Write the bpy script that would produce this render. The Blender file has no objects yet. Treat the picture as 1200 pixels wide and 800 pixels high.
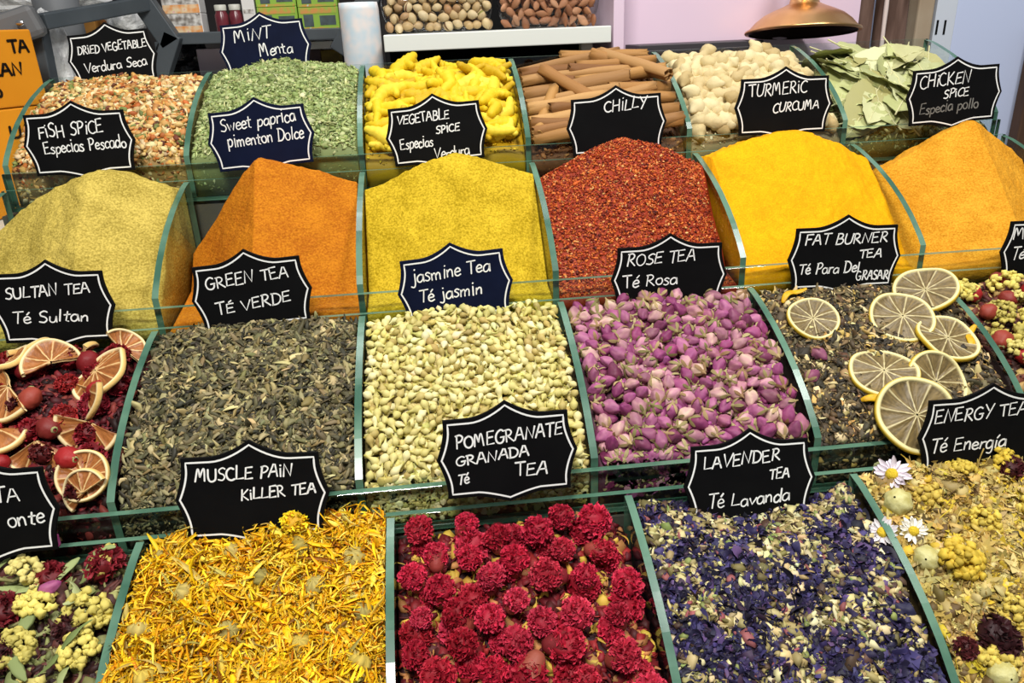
import bpy, math, random
import numpy as np
from mathutils import Matrix, Vector, Euler

# ------------------------------------------------------------------ camera, world, lights
SC = bpy.context.scene
COL = SC.collection
FPX = 900.0
CAM = np.array([0.31320691, -0.60877058, 0.39015455])
YAW, PITCH, ROLL = [math.radians(a) for a in (5.30167323, 22.40898343, -2.38332019)]


def cam_axes():
    f = np.array([math.sin(YAW) * math.cos(PITCH), math.cos(YAW) * math.cos(PITCH), -math.sin(PITCH)])
    r = np.array([math.cos(YAW), -math.sin(YAW), 0.0])
    u = np.cross(r, f)
    c, s = math.cos(ROLL), math.sin(ROLL)
    return c * r + s * u, -s * r + c * u, f


CR, CU, CF = cam_axes()
cd = bpy.data.cameras.new('camera')
cd.sensor_width = 36.0
cd.lens = FPX / 1200 * 36.0
cd.clip_start = 0.02
cam = bpy.data.objects.new('camera', cd)
COL.objects.link(cam)
M = Matrix(((CR[0], CU[0], -CF[0]), (CR[1], CU[1], -CF[1]), (CR[2], CU[2], -CF[2])))
cam.matrix_world = Matrix.Translation(Vector(CAM)) @ M.to_4x4()
SC.camera = cam
SC.view_settings.view_transform = 'Standard'
SC.view_settings.look = 'None'
SC.view_settings.gamma = 1.0
SC.view_settings.use_curve_mapping = False
SC.view_settings.exposure = 0.0

w = bpy.data.worlds.new('market_hall')
SC.world = w
w.use_nodes = True
w.node_tree.nodes['Background'].inputs[0].default_value = (0.86, 0.93, 1.0, 1)
w.node_tree.nodes['Background'].inputs[1].default_value = 0.20


def area(name, loc, target, size, power, color=(1, 1, 1), size_y=None):
    l = bpy.data.lights.new(name, 'AREA')
    l.energy = power
    l.color = color
    l.size = size
    if size_y:
        l.shape = 'RECTANGLE'
        l.size_y = size_y
    o = bpy.data.objects.new(name, l)
    COL.objects.link(o)
    o.location = loc
    o.rotation_euler = (Vector(target) - Vector(loc)).to_track_quat('-Z', 'Y').to_euler()


area('ceiling_spot', (0.1, -0.95, 1.75), (0.4, 0.1, 0.1), 0.40, 44, (1.0, 0.97, 0.92))
area('ceiling_lamp', (1.3, -0.2, 1.9), (0.5, 0.2, 0.15), 0.45, 24, (1.0, 0.99, 0.97))
area('back_ceiling_lamp', (0.3, 1.2, 2.1), (0.5, 0.9, 0.3), 0.7, 14, (0.97, 0.98, 1.0))

# ------------------------------------------------------------------ dimensions of the stand
W, D = 0.22, 0.20940799915
H = 0.12090176468
XOFF = {1: 0.031, 2: 0.004, 3: 0.003, 4: 0.002}
PV = [0, .08, .2, .32, .45, .6, .75, .85, 1.0]
PC = [0, .008, .014, .0155, .014, .009, .001, -.005, -.018]


def divc(v):
    return np.interp(v, PV, PC)


def yr(t): return (t - 2) * D
def zr(t): return (t - 2) * H


def ray(x, y):
    return CF + CR * (x - 600) / FPX - CU * (y - 400) / FPX


def at_y(x, y, Y):
    d = ray(x, y)
    return CAM + d * (Y - CAM[1]) / d[1]


def at_z(x, y, Z):
    d = ray(x, y)
    return CAM + d * (Z - CAM[2]) / d[2]


RNG = np.random.default_rng(7)
random.seed(7)


def s2l(c):
    c = np.asarray(c, float) / 255
    return np.where(c <= .04045, c / 12.92, ((c + .055) / 1.055) ** 2.4)


# ------------------------------------------------------------------ materials
def base_mat(name, rough=.6, spec=.4):
    m = bpy.data.materials.new(name)
    m.use_nodes = True
    b = m.node_tree.nodes['Principled BSDF']
    b.inputs['Roughness'].default_value = rough
    b.inputs['Specular IOR Level'].default_value = spec
    return m, m.node_tree, b


def add_bump(nt, b, scale, strength, dist=.002, detail=4, stretch=None):
    tc = nt.nodes.new('ShaderNodeTexCoord')
    n = nt.nodes.new('ShaderNodeTexNoise')
    n.inputs['Scale'].default_value = scale
    n.inputs['Detail'].default_value = detail
    src = tc.outputs['Object']
    if stretch:
        mp = nt.nodes.new('ShaderNodeMapping')
        mp.inputs['Scale'].default_value = stretch
        nt.links.new(src, mp.inputs[0])
        src = mp.outputs[0]
    nt.links.new(src, n.inputs['Vector'])
    bp = nt.nodes.new('ShaderNodeBump')
    bp.inputs['Strength'].default_value = strength
    bp.inputs['Distance'].default_value = dist
    nt.links.new(n.outputs[0], bp.inputs['Height'])
    nt.links.new(bp.outputs[0], b.inputs['Normal'])
    return n


def mat(name, rgb, rough=.6, spec=.4, rgb2=None, nscale=60, bump=None, metal=0, stretch=None, bdist=.002, ramp=(.35, .65)):
    m, nt, b = base_mat(name, rough, spec)
    b.inputs['Metallic'].default_value = metal
    c1 = tuple(s2l(rgb)) + (1,)
    b.inputs['Base Color'].default_value = c1
    if rgb2 is not None:
        tc = nt.nodes.new('ShaderNodeTexCoord')
        n = nt.nodes.new('ShaderNodeTexNoise')
        n.inputs['Scale'].default_value = nscale
        n.inputs['Detail'].default_value = 5
        src = tc.outputs['Object']
        if stretch:
            mp = nt.nodes.new('ShaderNodeMapping')
            mp.inputs['Scale'].default_value = stretch
            nt.links.new(src, mp.inputs[0])
            src = mp.outputs[0]
        nt.links.new(src, n.inputs['Vector'])
        r = nt.nodes.new('ShaderNodeValToRGB')
        r.color_ramp.elements[0].color = c1
        r.color_ramp.elements[1].color = tuple(s2l(rgb2)) + (1,)
        r.color_ramp.elements[0].position = ramp[0]
        r.color_ramp.elements[1].position = ramp[1]
        nt.links.new(n.outputs[0], r.inputs[0])
        nt.links.new(r.outputs[0], b.inputs['Base Color'])
    if bump:
        add_bump(nt, b, bump[0], bump[1], bdist, stretch=stretch)
    return m


def tint_mat(name, rough=.65, spec=.3, bump=None, bdist=.001, sub=0):
    m, nt, b = base_mat(name, rough, spec)
    a = nt.nodes.new('ShaderNodeAttribute')
    a.attribute_name = 'tint'
    nt.links.new(a.outputs['Color'], b.inputs['Base Color'])
    if bump:
        add_bump(nt, b, bump[0], bump[1], bdist)
    return m


def random_mat(name, cols, rough=.6, spec=.35, bump=None, bdist=.001, tint=True, stretch=None):
    """one colour per object out of cols, times the mesh's own 'tint' pattern"""
    m, nt, b = base_mat(name, rough, spec)
    oi = nt.nodes.new('ShaderNodeObjectInfo')
    r = nt.nodes.new('ShaderNodeValToRGB')
    els = r.color_ramp.elements
    n = len(cols)
    for i, c in enumerate(cols):
        p = i / max(1, n - 1)
        e = els[0] if i == 0 else (els[-1] if i == n - 1 and n > 1 else els.new(p))
        e.position = p
        e.color = tuple(s2l(c)) + (1,)
    nt.links.new(oi.outputs['Random'], r.inputs[0])
    out = r.outputs[0]
    if tint:
        a = nt.nodes.new('ShaderNodeAttribute')
        a.attribute_name = 'tint'
        mx = nt.nodes.new('ShaderNodeMix')
        mx.data_type = 'RGBA'
        mx.blend_type = 'MULTIPLY'
        mx.inputs['Factor'].default_value = 1
        nt.links.new(out, mx.inputs['A'])
        nt.links.new(a.outputs['Color'], mx.inputs['B'])
        out = mx.outputs['Result']
    nt.links.new(out, b.inputs['Base Color'])
    if bump:
        add_bump(nt, b, bump[0], bump[1], bdist, stretch=stretch)
    return m


def thin_reflect(nt):
    """reflectance of a thin clear sheet, the same from both sides (Schlick)"""
    lw = nt.nodes.new('ShaderNodeLayerWeight')
    lw.inputs['Blend'].default_value = .5
    p = nt.nodes.new('ShaderNodeMath'); p.operation = 'POWER'; p.inputs[1].default_value = 5
    nt.links.new(lw.outputs['Facing'], p.inputs[0])
    m = nt.nodes.new('ShaderNodeMath'); m.operation = 'MULTIPLY_ADD'; m.inputs[1].default_value = .9; m.inputs[2].default_value = .035
    nt.links.new(p.outputs[0], m.inputs[0])
    return m


def glass_mat():
    m = bpy.data.materials.new('clear_glass')
    m.use_nodes = True
    nt = m.node_tree
    nt.nodes.clear()
    out = nt.nodes.new('ShaderNodeOutputMaterial')
    tr = nt.nodes.new('ShaderNodeBsdfTransparent')
    tr.inputs[0].default_value = (.93, .965, .95, 1)
    gl = nt.nodes.new('ShaderNodeBsdfGlossy')
    gl.inputs['Roughness'].default_value = .03
    fr = thin_reflect(nt)
    mx = nt.nodes.new('ShaderNodeMixShader')
    nt.links.new(fr.outputs[0], mx.inputs[0])
    nt.links.new(tr.outputs[0], mx.inputs[1])
    nt.links.new(gl.outputs[0], mx.inputs[2])
    nt.links.new(mx.outputs[0], out.inputs[0])
    return m


GLASS = glass_mat()
EDGE = mat('green_glass_edge', (94, 130, 108), .25, .7, (56, 94, 76), 14, bump=None, ramp=(.4, .62))


# ------------------------------------------------------------------ mesh helpers
class MB:
    """collects vertices / faces / tints"""
    def __init__(self):
        self.v, self.f, self.c, self.mi, self.n = [], [], [], [], 0

    def add(self, V, F, col=(1, 1, 1), mi=0):
        V = np.asarray(V, float).reshape(-1, 3)
        c = np.asarray(col, float)
        if c.ndim == 1:
            c = np.tile(c, (len(V), 1))
        self.v.append(V)
        self.c.append(c)
        for f in F:
            self.f.append([i + self.n for i in f])
            self.mi.append(mi)
        self.n += len(V)
        return self

    def box(self, lo, hi, R=None, T=None, col=(1, 1, 1), mi=0):
        x0, y0, z0 = lo
        x1, y1, z1 = hi
        V = np.array([(x0, y0, z0), (x1, y0, z0), (x1, y1, z0), (x0, y1, z0), (x0, y0, z1), (x1, y0, z1), (x1, y1, z1), (x0, y1, z1)], float)
        if R is not None: V = V @ np.asarray(R).T
        if T is not None: V = V + np.asarray(T)
        return self.add(V, [(0, 3, 2, 1), (4, 5, 6, 7), (0, 1, 5, 4), (1, 2, 6, 5), (2, 3, 7, 6), (3, 0, 4, 7)], col, mi)

    def bar(self, a, b, wd, ht, up=(0, 0, 1)):
        a, b = np.asarray(a, float), np.asarray(b, float)
        d = b - a
        L = np.linalg.norm(d)
        d /= L
        s = np.cross(d, up)
        s /= np.linalg.norm(s)
        u = np.cross(s, d)
        R = np.stack([d, s, u], 1)
        return self.box((0, -wd / 2, -ht / 2), (L, wd / 2, ht / 2), R, a)

    def arrays(self):
        return np.concatenate(self.v), self.f, np.concatenate(self.c)

    def build(self, name, mats, parent=None, smooth=False, bevel=0):
        V, F, C = self.arrays()
        return mk(name, V, F, mats, parent, C, smooth, self.mi, bevel)


KIDS = {}      # children by name (asking an object for its children is slow in a big scene)


def link(o, parent=None):
    COL.objects.link(o)
    if parent is not None:
        o.parent = parent
        KIDS.setdefault(parent.name, []).append(o)
    return o


def mk(name, V, F, mats, parent=None, C=None, smooth=False, mi=None, bevel=0):
    me = bpy.data.meshes.new(name)
    me.from_pydata([tuple(v) for v in np.asarray(V)], [], [tuple(f) for f in F])
    finish(me, mats, C, smooth, mi)
    o = bpy.data.objects.new(name, me)
    if bevel:
        md = o.modifiers.new('bevel', 'BEVEL')
        md.width = bevel
        md.segments = 2
        md.limit_method = 'ANGLE'
    return link(o, parent)


def finish(me, mats, C=None, smooth=False, mi=None):
    for m in (mats if isinstance(mats, (list, tuple)) else [mats]):
        me.materials.append(m)
    if C is not None:
        a = me.color_attributes.new('tint', 'FLOAT_COLOR', 'POINT')
        a.data.foreach_set('color', np.concatenate([C, np.ones((len(C), 1))], 1).astype(np.float32).ravel())
    if smooth:
        me.polygons.foreach_set('use_smooth', np.ones(len(me.polygons), bool))
    if mi is not None and any(mi):
        me.polygons.foreach_set('material_index', np.asarray(mi, np.int32))
    me.update()


def mk_fast(name, V, faces, mats, parent=None, C=None, smooth=False):
    """faces: list of int arrays (n,3) or (n,4)"""
    me = bpy.data.meshes.new(name)
    V = np.ascontiguousarray(V, np.float32)
    loops = np.concatenate([f.ravel() for f in faces]).astype(np.int32)
    tot = np.concatenate([np.full(len(f), f.shape[1]) for f in faces]).astype(np.int32)
    st = np.concatenate([[0], np.cumsum(tot)[:-1]]).astype(np.int32)
    me.vertices.add(len(V))
    me.vertices.foreach_set('co', V.ravel())
    me.loops.add(len(loops))
    me.loops.foreach_set('vertex_index', loops)
    me.polygons.add(len(tot))
    me.polygons.foreach_set('loop_start', st)
    me.update(calc_edges=True)
    finish(me, mats, C, smooth)
    me.validate()
    return link(bpy.data.objects.new(name, me), parent)


def tag(o, label, cat, group=None, kind=None):
    o['label'] = label
    o['category'] = cat
    if group: o['group'] = group
    if kind: o['kind'] = kind
    return o


def struct(o):
    o['kind'] = 'structure'
    return o


def empty(name, loc=(0, 0, 0), rot=None):
    o = bpy.data.objects.new(name, None)
    o.empty_display_size = .02
    link(o)
    o.location = loc
    if rot is not None:
        o.rotation_euler = rot
    return o


def copy_tree(o, parent=None):
    c = o.copy()
    link(c, parent)
    for ch in KIDS.get(o.name, []):
        copy_tree(ch, c)
    return c


# templates are (V, F4 list, F3 list, col) with simple python faces
def tube_t(path, rad, ns=6, flat=1.0, cap=True, phase=0.0, rfun=None, up=(0, 0, 1)):
    """tube along path; flat squashes along the local up; returns V, F"""
    P = np.asarray(path, float)
    n = len(P)
    rad = np.broadcast_to(np.asarray(rad, float), (n,))
    T = np.gradient(P, axis=0)
    T /= np.linalg.norm(T, axis=1, keepdims=True) + 1e-12
    V = []
    for i in range(n):
        u = np.asarray(up, float) - T[i] * np.dot(up, T[i])
        u /= np.linalg.norm(u) + 1e-9
        s = np.cross(T[i], u)
        for k in range(ns):
            a = 2 * math.pi * k / ns + phase
            rr = rad[i] * (rfun(i / (n - 1), a) if rfun else 1)
            V.append(P[i] + rr * (math.cos(a) * s + flat * math.sin(a) * u))
    F = []
    for i in range(n - 1):
        for k in range(ns):
            k2 = (k + 1) % ns
            F.append((i * ns + k, i * ns + k2, (i + 1) * ns + k2, (i + 1) * ns + k))
    if cap:
        V.append(P[0] - T[0] * rad[0] * .3)
        V.append(P[-1] + T[-1] * rad[-1] * .3)
        a, b = len(V) - 2, len(V) - 1
        for k in range(ns):
            k2 = (k + 1) % ns
            F.append((a, k2, k))
            F.append((b, (n - 1) * ns + k, (n - 1) * ns + k2))
    return np.array(V), F


def ico(sub=1):
    t = (1 + 5 ** .5) / 2
    V = [(-1, t, 0), (1, t, 0), (-1, -t, 0), (1, -t, 0), (0, -1, t), (0, 1, t), (0, -1, -t), (0, 1, -t), (t, 0, -1), (t, 0, 1), (-t, 0, -1), (-t, 0, 1)]
    F = [(0, 11, 5), (0, 5, 1), (0, 1, 7), (0, 7, 10), (0, 10, 11), (1, 5, 9), (5, 11, 4), (11, 10, 2), (10, 7, 6), (7, 1, 8), (3, 9, 4), (3, 4, 2), (3, 2, 6), (3, 6, 8), (3, 8, 9), (4, 9, 5), (2, 4, 11), (6, 2, 10), (8, 6, 7), (9, 8, 1)]
    V = [np.array(v) / np.linalg.norm(v) for v in V]
    for _ in range(sub):
        mid, nf = {}, []
        def m(a, b):
            k = (min(a, b), max(a, b))
            if k not in mid:
                p = V[a] + V[b]
                V.append(p / np.linalg.norm(p))
                mid[k] = len(V) - 1
            return mid[k]
        for a, b, c in F:
            x, y, z = m(a, b), m(b, c), m(c, a)
            nf += [(a, x, z), (b, y, x), (c, z, y), (x, y, z)]
        F = nf
    return np.array(V), F


def sheet_t(nu, nv, fn):
    """open sheet: fn(u,v)->xyz, u,v in 0..1"""
    V = [fn(i / (nu - 1), j / (nv - 1)) for j in range(nv) for i in range(nu)]
    F = [(j * nu + i, j * nu + i + 1, (j + 1) * nu + i + 1, (j + 1) * nu + i) for j in range(nv - 1) for i in range(nu - 1)]
    return np.array(V, float), F


def lathe_t(prof, ns=24, mod=None):
    """prof list of (r,z)"""
    V, F = [], []
    for i, (r, z) in enumerate(prof):
        for k in range(ns):
            a = 2 * math.pi * k / ns
            rr = r * (mod(i / (len(prof) - 1), a) if mod else 1)
            V.append((rr * math.cos(a), rr * math.sin(a), z))
    for i in range(len(prof) - 1):
        for k in range(ns):
            k2 = (k + 1) % ns
            F.append((i * ns + k, i * ns + k2, (i + 1) * ns + k2, (i + 1) * ns + k))
    return np.array(V), F


def rot_from(normal, spin, tilt=0, tdir=0):
    """matrix whose z is the (tilted) normal, spun about it"""
    n = np.asarray(normal, float)
    n = n / np.linalg.norm(n)
    a = np.array([1., 0, 0]) if abs(n[0]) < .9 else np.array([0, 1., 0])
    x = np.cross(a, n)
    x /= np.linalg.norm(x)
    y = np.cross(n, x)
    B = np.stack([x, y, n], 1)
    c, s = math.cos(spin), math.sin(spin)
    S = np.array([[c, -s, 0], [s, c, 0], [0, 0, 1]])
    ct, st = math.cos(tilt), math.sin(tilt)
    T = np.array([[1, 0, 0], [0, ct, -st], [0, st, ct]])
    cd_, sd = math.cos(tdir), math.sin(tdir)
    Z = np.array([[cd_, -sd, 0], [sd, cd_, 0], [0, 0, 1]])
    return B @ Z @ T @ S


def rots(normals, spin, tilt, tdir):
    n = normals / np.linalg.norm(normals, axis=1, keepdims=True)
    a = np.where(np.abs(n[:, :1]) < .9, np.array([[1., 0, 0]]), np.array([[0, 1., 0]]))
    x = np.cross(a, n)
    x /= np.linalg.norm(x, axis=1, keepdims=True)
    B = np.stack([x, np.cross(n, x), n], 2)
    def rz(t):
        c, s, o, i = np.cos(t), np.sin(t), np.zeros_like(t), np.ones_like(t)
        return np.stack([np.stack([c, -s, o], 1), np.stack([s, c, o], 1), np.stack([o, o, i], 1)], 1)
    c, s, o, i = np.cos(tilt), np.sin(tilt), np.zeros_like(tilt), np.ones_like(tilt)
    T = np.stack([np.stack([i, o, o], 1), np.stack([o, c, -s], 1), np.stack([o, s, c], 1)], 1)
    return B @ rz(tdir) @ T @ rz(spin)


def pose(o, R, T, s=1.0):
    o.rotation_euler = Matrix(np.asarray(R).tolist()).to_euler()
    o.location = tuple(T)
    if s != 1.0:
        o.scale = (s, s, s) if np.isscalar(s) else tuple(s)
    return o


# ------------------------------------------------------------------ bins and heaps
VG = {}


def vnoise(X, Y, scale, seed):
    if seed not in VG:
        VG[seed] = np.random.default_rng(seed).standard_normal((64, 64))
    g = VG[seed]
    x, y = X / scale, Y / scale
    xi, yi = np.floor(x).astype(int), np.floor(y).astype(int)
    fx, fy = x - xi, y - yi
    fx, fy = fx * fx * (3 - 2 * fx), fy * fy * (3 - 2 * fy)
    a, b, c, d = g[xi % 64, yi % 64], g[(xi + 1) % 64, yi % 64], g[xi % 64, (yi + 1) % 64], g[(xi + 1) % 64, (yi + 1) % 64]
    return (a * (1 - fx) + b * fx) * (1 - fy) + (c * (1 - fx) + d * fx) * fy


class Bin:
    def __init__(s, t, k):
        s.t, s.k = t, k
        s.x0 = XOFF[t] + k * W + .0045
        s.x1 = XOFF[t] + (k + 1) * W - .0045
        s.y0 = yr(t) + .009
        s.y1 = yr(t) + D - .0145
        s.zb = zr(t) - .043
        s.seed = t * 17 + k + 5
        s.fn = None

    def fill(s, gap=.008, crown=.007, lump=.002, lscale=.03, back=0.0, front=0.0):
        def fn(x, y):
            u = np.clip((x - s.x0) / (s.x1 - s.x0), 0, 1)
            v = np.clip((y - yr(s.t)) / D, 0, 1)
            z = zr(s.t) + v * H + divc(v) - gap + crown * np.sin(math.pi * u) ** .7 + back * np.clip((v - .5) * 2, 0, 1) ** 1.5 * np.sin(math.pi * u) ** .7
            z = z - front * (1 - v) ** 3
            return z + lump * vnoise(x + 3.1, y + 2.3, lscale, s.seed)
        s.fn = fn
        return s

    def cone(s, peak, sl, sr, sf, sb, a=.012, lump=.0015, lscale=.02, power=1.0, zmin=None):
        px, py, pz = peak
        zm = zr(s.t) - .018 if zmin is None else zmin
        def fn(x, y):
            dx, dy = x - px, y - py
            kx = np.where(dx < 0, sl, sr)
            ky = np.where(dy < 0, sf, sb)
            d = (np.abs(kx * dx) ** power + np.abs(ky * dy) ** power) ** (1 / power)
            z = pz - (np.sqrt(d * d + a * a) - a)
            z = z + lump * vnoise(x + 3.1, y + 2.3, lscale, s.seed) + lump * .4 * vnoise(x + 3.1, y + 2.3, lscale / 4, s.seed + 1)
            return np.maximum(z, zm + .15 * (z - zm))
        s.fn = fn
        return s

    def z(s, x, y):
        return s.fn(np.asarray(x, float), np.asarray(y, float))

    def normal(s, x, y, e=.004):
        gx = (s.z(x + e, y) - s.z(x - e, y)) / (2 * e)
        gy = (s.z(x, y + e) - s.z(x, y - e)) / (2 * e)
        n = np.stack([-gx, -gy, np.ones_like(gx)], -1)
        return n / np.linalg.norm(n, axis=-1, keepdims=True)

    def core(s, sink=.004, n=60):
        """closed solid: heap surface lowered by sink, walls and bottom"""
        xs = np.linspace(s.x0, s.x1, n)
        ys = np.linspace(s.y0, s.y1, n)
        X, Y = np.meshgrid(xs, ys)
        Z = np.maximum(s.z(X, Y) - sink, s.zb + .004)
        V = np.stack([X, Y, Z], -1).reshape(-1, 3)
        q = np.arange(n * n).reshape(n, n)
        F = [np.stack([q[:-1, :-1], q[:-1, 1:], q[1:, 1:], q[1:, :-1]], -1).reshape(-1, 4)]
        ring = np.concatenate([q[0, :], q[1:, -1], q[-1, -2::-1], q[-2:0:-1, 0]])
        B = V[ring].copy()
        B[:, 2] = s.zb
        base = len(V) + np.arange(len(ring))
        nx = np.roll(np.arange(len(ring)), -1)
        F.append(np.stack([ring, base, base[nx], ring[nx]], -1))
        V = np.concatenate([V, B])
        c = len(V)
        V = np.concatenate([V, [[(s.x0 + s.x1) / 2, (s.y0 + s.y1) / 2, s.zb]]])
        F.append(np.stack([np.full(len(ring), c), base[nx], base], -1))
        return V, F

    def hit(s, px, py):
        """point of the heap seen at a photo position"""
        d = ray(px, py)
        t0 = (s.y0 - .03 - CAM[1]) / d[1]
        for t in np.linspace(t0, (s.y1 + .01 - CAM[1]) / d[1], 800):
            p = CAM + d * t
            if p[2] <= float(s.z(p[0], np.clip(p[1], s.y0, s.y1))):
                return p
        return CAM + d * (s.y1 - CAM[1]) / d[1]

    def darts(s, mind, n, margin=.006, tries=40000, rng=None, lo=0, hi=1):
        """dart-thrown surface points at least mind apart"""
        r = rng or RNG
        X = r.uniform(s.x0 + margin, s.x1 - margin, tries)
        Y = r.uniform(s.y0 + margin + (s.y1 - s.y0) * lo, s.y0 + (s.y1 - s.y0) * hi - margin, tries)
        P = np.stack([X, Y, s.z(X, Y)], 1)
        cells, out = {}, []
        for p in P:
            key = (int(p[0] // mind), int(p[1] // mind), int(p[2] // mind))
            ok = True
            for i in (-1, 0, 1):
                for j in (-1, 0, 1):
                    for k in (-1, 0, 1):
                        for q in cells.get((key[0] + i, key[1] + j, key[2] + k), ()):
                            if (q[0] - p[0]) ** 2 + (q[1] - p[1]) ** 2 + (q[2] - p[2]) ** 2 < mind * mind:
                                ok = False
            if ok:
                cells.setdefault(key, []).append(p)
                out.append(p)
                if len(out) >= n:
                    break
        return np.array(out)


def merge_pieces(templates, T, R, S, pick, cols):
    """numpy merge of many small pieces; templates: list of (V,F,shade)"""
    Vs, Fs4, Fs3, Cs, off = [], [], [], [], 0
    for ti, (tv, tf, tc) in enumerate(templates):
        idx = np.where(pick == ti)[0]
        if len(idx) == 0:
            continue
        tv = np.asarray(tv, float)
        P = np.einsum('nij,vj->nvi', R[idx] * S[idx][:, None, None], tv) + T[idx][:, None, :]
        c = cols[idx][:, None, :] * (np.ones((len(tv), 3)) if tc is None else np.asarray(tc))[None]
        Vs.append(P.reshape(-1, 3))
        Cs.append(c.reshape(-1, 3))
        base = off + np.arange(len(idx)) * len(tv)
        f4 = np.array([f for f in tf if len(f) == 4])
        f3 = np.array([f for f in tf if len(f) == 3])
        if len(f4): Fs4.append((f4[None] + base[:, None, None]).reshape(-1, 4))
        if len(f3): Fs3.append((f3[None] + base[:, None, None]).reshape(-1, 3))
        off += len(idx) * len(tv)
    F = []
    if Fs4: F.append(np.concatenate(Fs4))
    if Fs3: F.append(np.concatenate(Fs3))
    return np.concatenate(Vs), F, np.concatenate(Cs)


def palette(cols, n, wts=None, jit=.12, rng=RNG):
    L = np.array([s2l(c) for c in cols])
    w_ = None if wts is None else np.array(wts, float) / sum(wts)
    i = rng.choice(len(L), n, p=w_)
    return np.clip(L[i] * rng.lognormal(0, jit, (n, 1)) * rng.lognormal(0, jit * .35, (n, 3)), 0, 1)


def stuff_heap(b, name, label, cat, templates, n, size, cols, wts, m, core_rgb, sink=.004, tilt=.5, lift=.0015, depth=.004,
               front=.16, smooth=False, jit=.14, weights=None, sizes=None, core_n=60):
    """heap of uncountable small pieces: a solid core and loose pieces on it, one mesh"""
    nf = int(n * front)
    x = RNG.uniform(b.x0 + .003, b.x1 - .003, n)
    y = RNG.uniform(b.y0 + .001, b.y1 - .002, n)
    z = b.z(x, y) + lift - RNG.uniform(0, depth, n)
    N = b.normal(x, y)
    T = np.stack([x, y, z], 1)
    if nf:
        xf = RNG.uniform(b.x0 + .003, b.x1 - .003, nf)
        zt = b.z(xf, np.full(nf, b.y0))
        zf = b.zb + .004 + (zt - b.zb - .004) * RNG.uniform(0, 1, nf)
        T = np.concatenate([T, np.stack([xf, np.full(nf, b.y0 + .0015), zf], 1)])
        N = np.concatenate([N, np.tile([0, -1., .1], (nf, 1))])
    nt = n + nf
    R = rots(N, RNG.uniform(0, 6.283, nt), np.abs(RNG.normal(0, tilt, nt)), RNG.uniform(0, 6.283, nt))
    S = size * RNG.lognormal(0, .25, nt)
    S[n:] *= .8
    pick = RNG.choice(len(templates), nt, p=None if weights is None else np.array(weights) / sum(weights))
    C = palette(cols, nt, wts, jit)
    # never poke out through the glass
    V, F, Cc = merge_pieces(templates, T, R, S, pick, C)
    V[:, 0] = np.clip(V[:, 0], b.x0 - .0005, b.x1 + .0005)
    V[:, 1] = np.clip(V[:, 1], b.y0 - .0008, b.y1 + .001)
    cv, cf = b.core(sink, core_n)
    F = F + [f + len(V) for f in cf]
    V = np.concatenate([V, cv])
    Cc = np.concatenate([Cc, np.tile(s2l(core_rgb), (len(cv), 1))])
    o = mk_fast(name, V, F, m, None, Cc, smooth)
    return tag(o, label, cat, kind='stuff')


# ------------------------------------------------------------------ the stand: counter and glass trays
DARK = mat('dark_counter', (84, 80, 72), .6, .3)
cnt = empty('display_counter', (0.45, 0.2, -1.0))
tag(cnt, 'dark stepped counter that carries the four tiers of glass spice bins', 'counter')
cnt_off = np.array([0.45, 0.2, -1.0])
for t in (1, 2, 3, 4):
    mb = MB()
    mb.box((-.235, yr(t) + .0, -1.0), (1.12, yr(t) + D - .002, zr(t) - .0525))
    o = mb.build('step_block', DARK, cnt)
    o.location = -cnt_off

TIER_LABEL = {1: 'lowest tier of clear glass bins holding calendula, pomegranate flowers and lavender tea',
              2: 'second tier of clear glass bins holding green tea, jasmine buds and rosebuds',
              3: 'third tier of clear glass bins holding the peaked heaps of ground spice',
              4: 'topmost tier of clear glass bins holding mint, turmeric roots and cinnamon sticks'}
DT, PT = .0035, .008
for t in (1, 2, 3, 4):
    nb = 5 if t == 1 else 6
    root = empty('glass_bin_tray', (XOFF[t] - W, yr(t), zr(t)))
    tag(root, TIER_LABEL[t], 'glass tray', 'glass bin tiers')
    org = np.array([XOFF[t] - W, yr(t), zr(t)])
    L = nb * W
    # panes: material 0 = face, 1 = edge
    def pane(name, lo, hi, thin):
        mb = MB()
        mb.box(lo, hi)
        o = mb.build(name, [GLASS, EDGE], root)
        for p in o.data.polygons:
            p.material_index = 0 if abs(p.normal[thin]) > .9 else 1
        md = o.modifiers.new('bevel', 'BEVEL'); md.width = .0006; md.segments = 1
        return o
    zb = -.048
    pane('front_pane', (-DT, 0, zb), (L + DT, PT, 0), 1)
    pane('back_pane', (-DT, D - .014, zb), (L + DT, D - .007, H - .0185), 1)
    mb = MB(); mb.box((-DT, PT, zb), (L + DT, D - .014, zb + .004)); mb.build('base_panel', [EDGE], root)
    vs = np.linspace(PT / D + .002, (D - .0145) / D, 26)
    top = [(v * D, v * H + divc(v) + .0005) for v in vs]
    for k in range(nb + 1):
        xc = k * W
        prof = [(top[0][0], zb + .0045)] + top + [(top[-1][0], zb + .0045)]
        n = len(prof)
        V = [(xc - DT, y, z) for y, z in prof] + [(xc + DT, y, z) for y, z in prof]
        F = [tuple(range(n)), tuple(range(2 * n - 1, n - 1, -1))] + [(i, n + i, n + (i + 1) % n, (i + 1) % n) for i in range(n)]
        o = mk('divider', V, F, [GLASS, EDGE], root, mi=[0, 0] + [1] * n)

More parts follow.
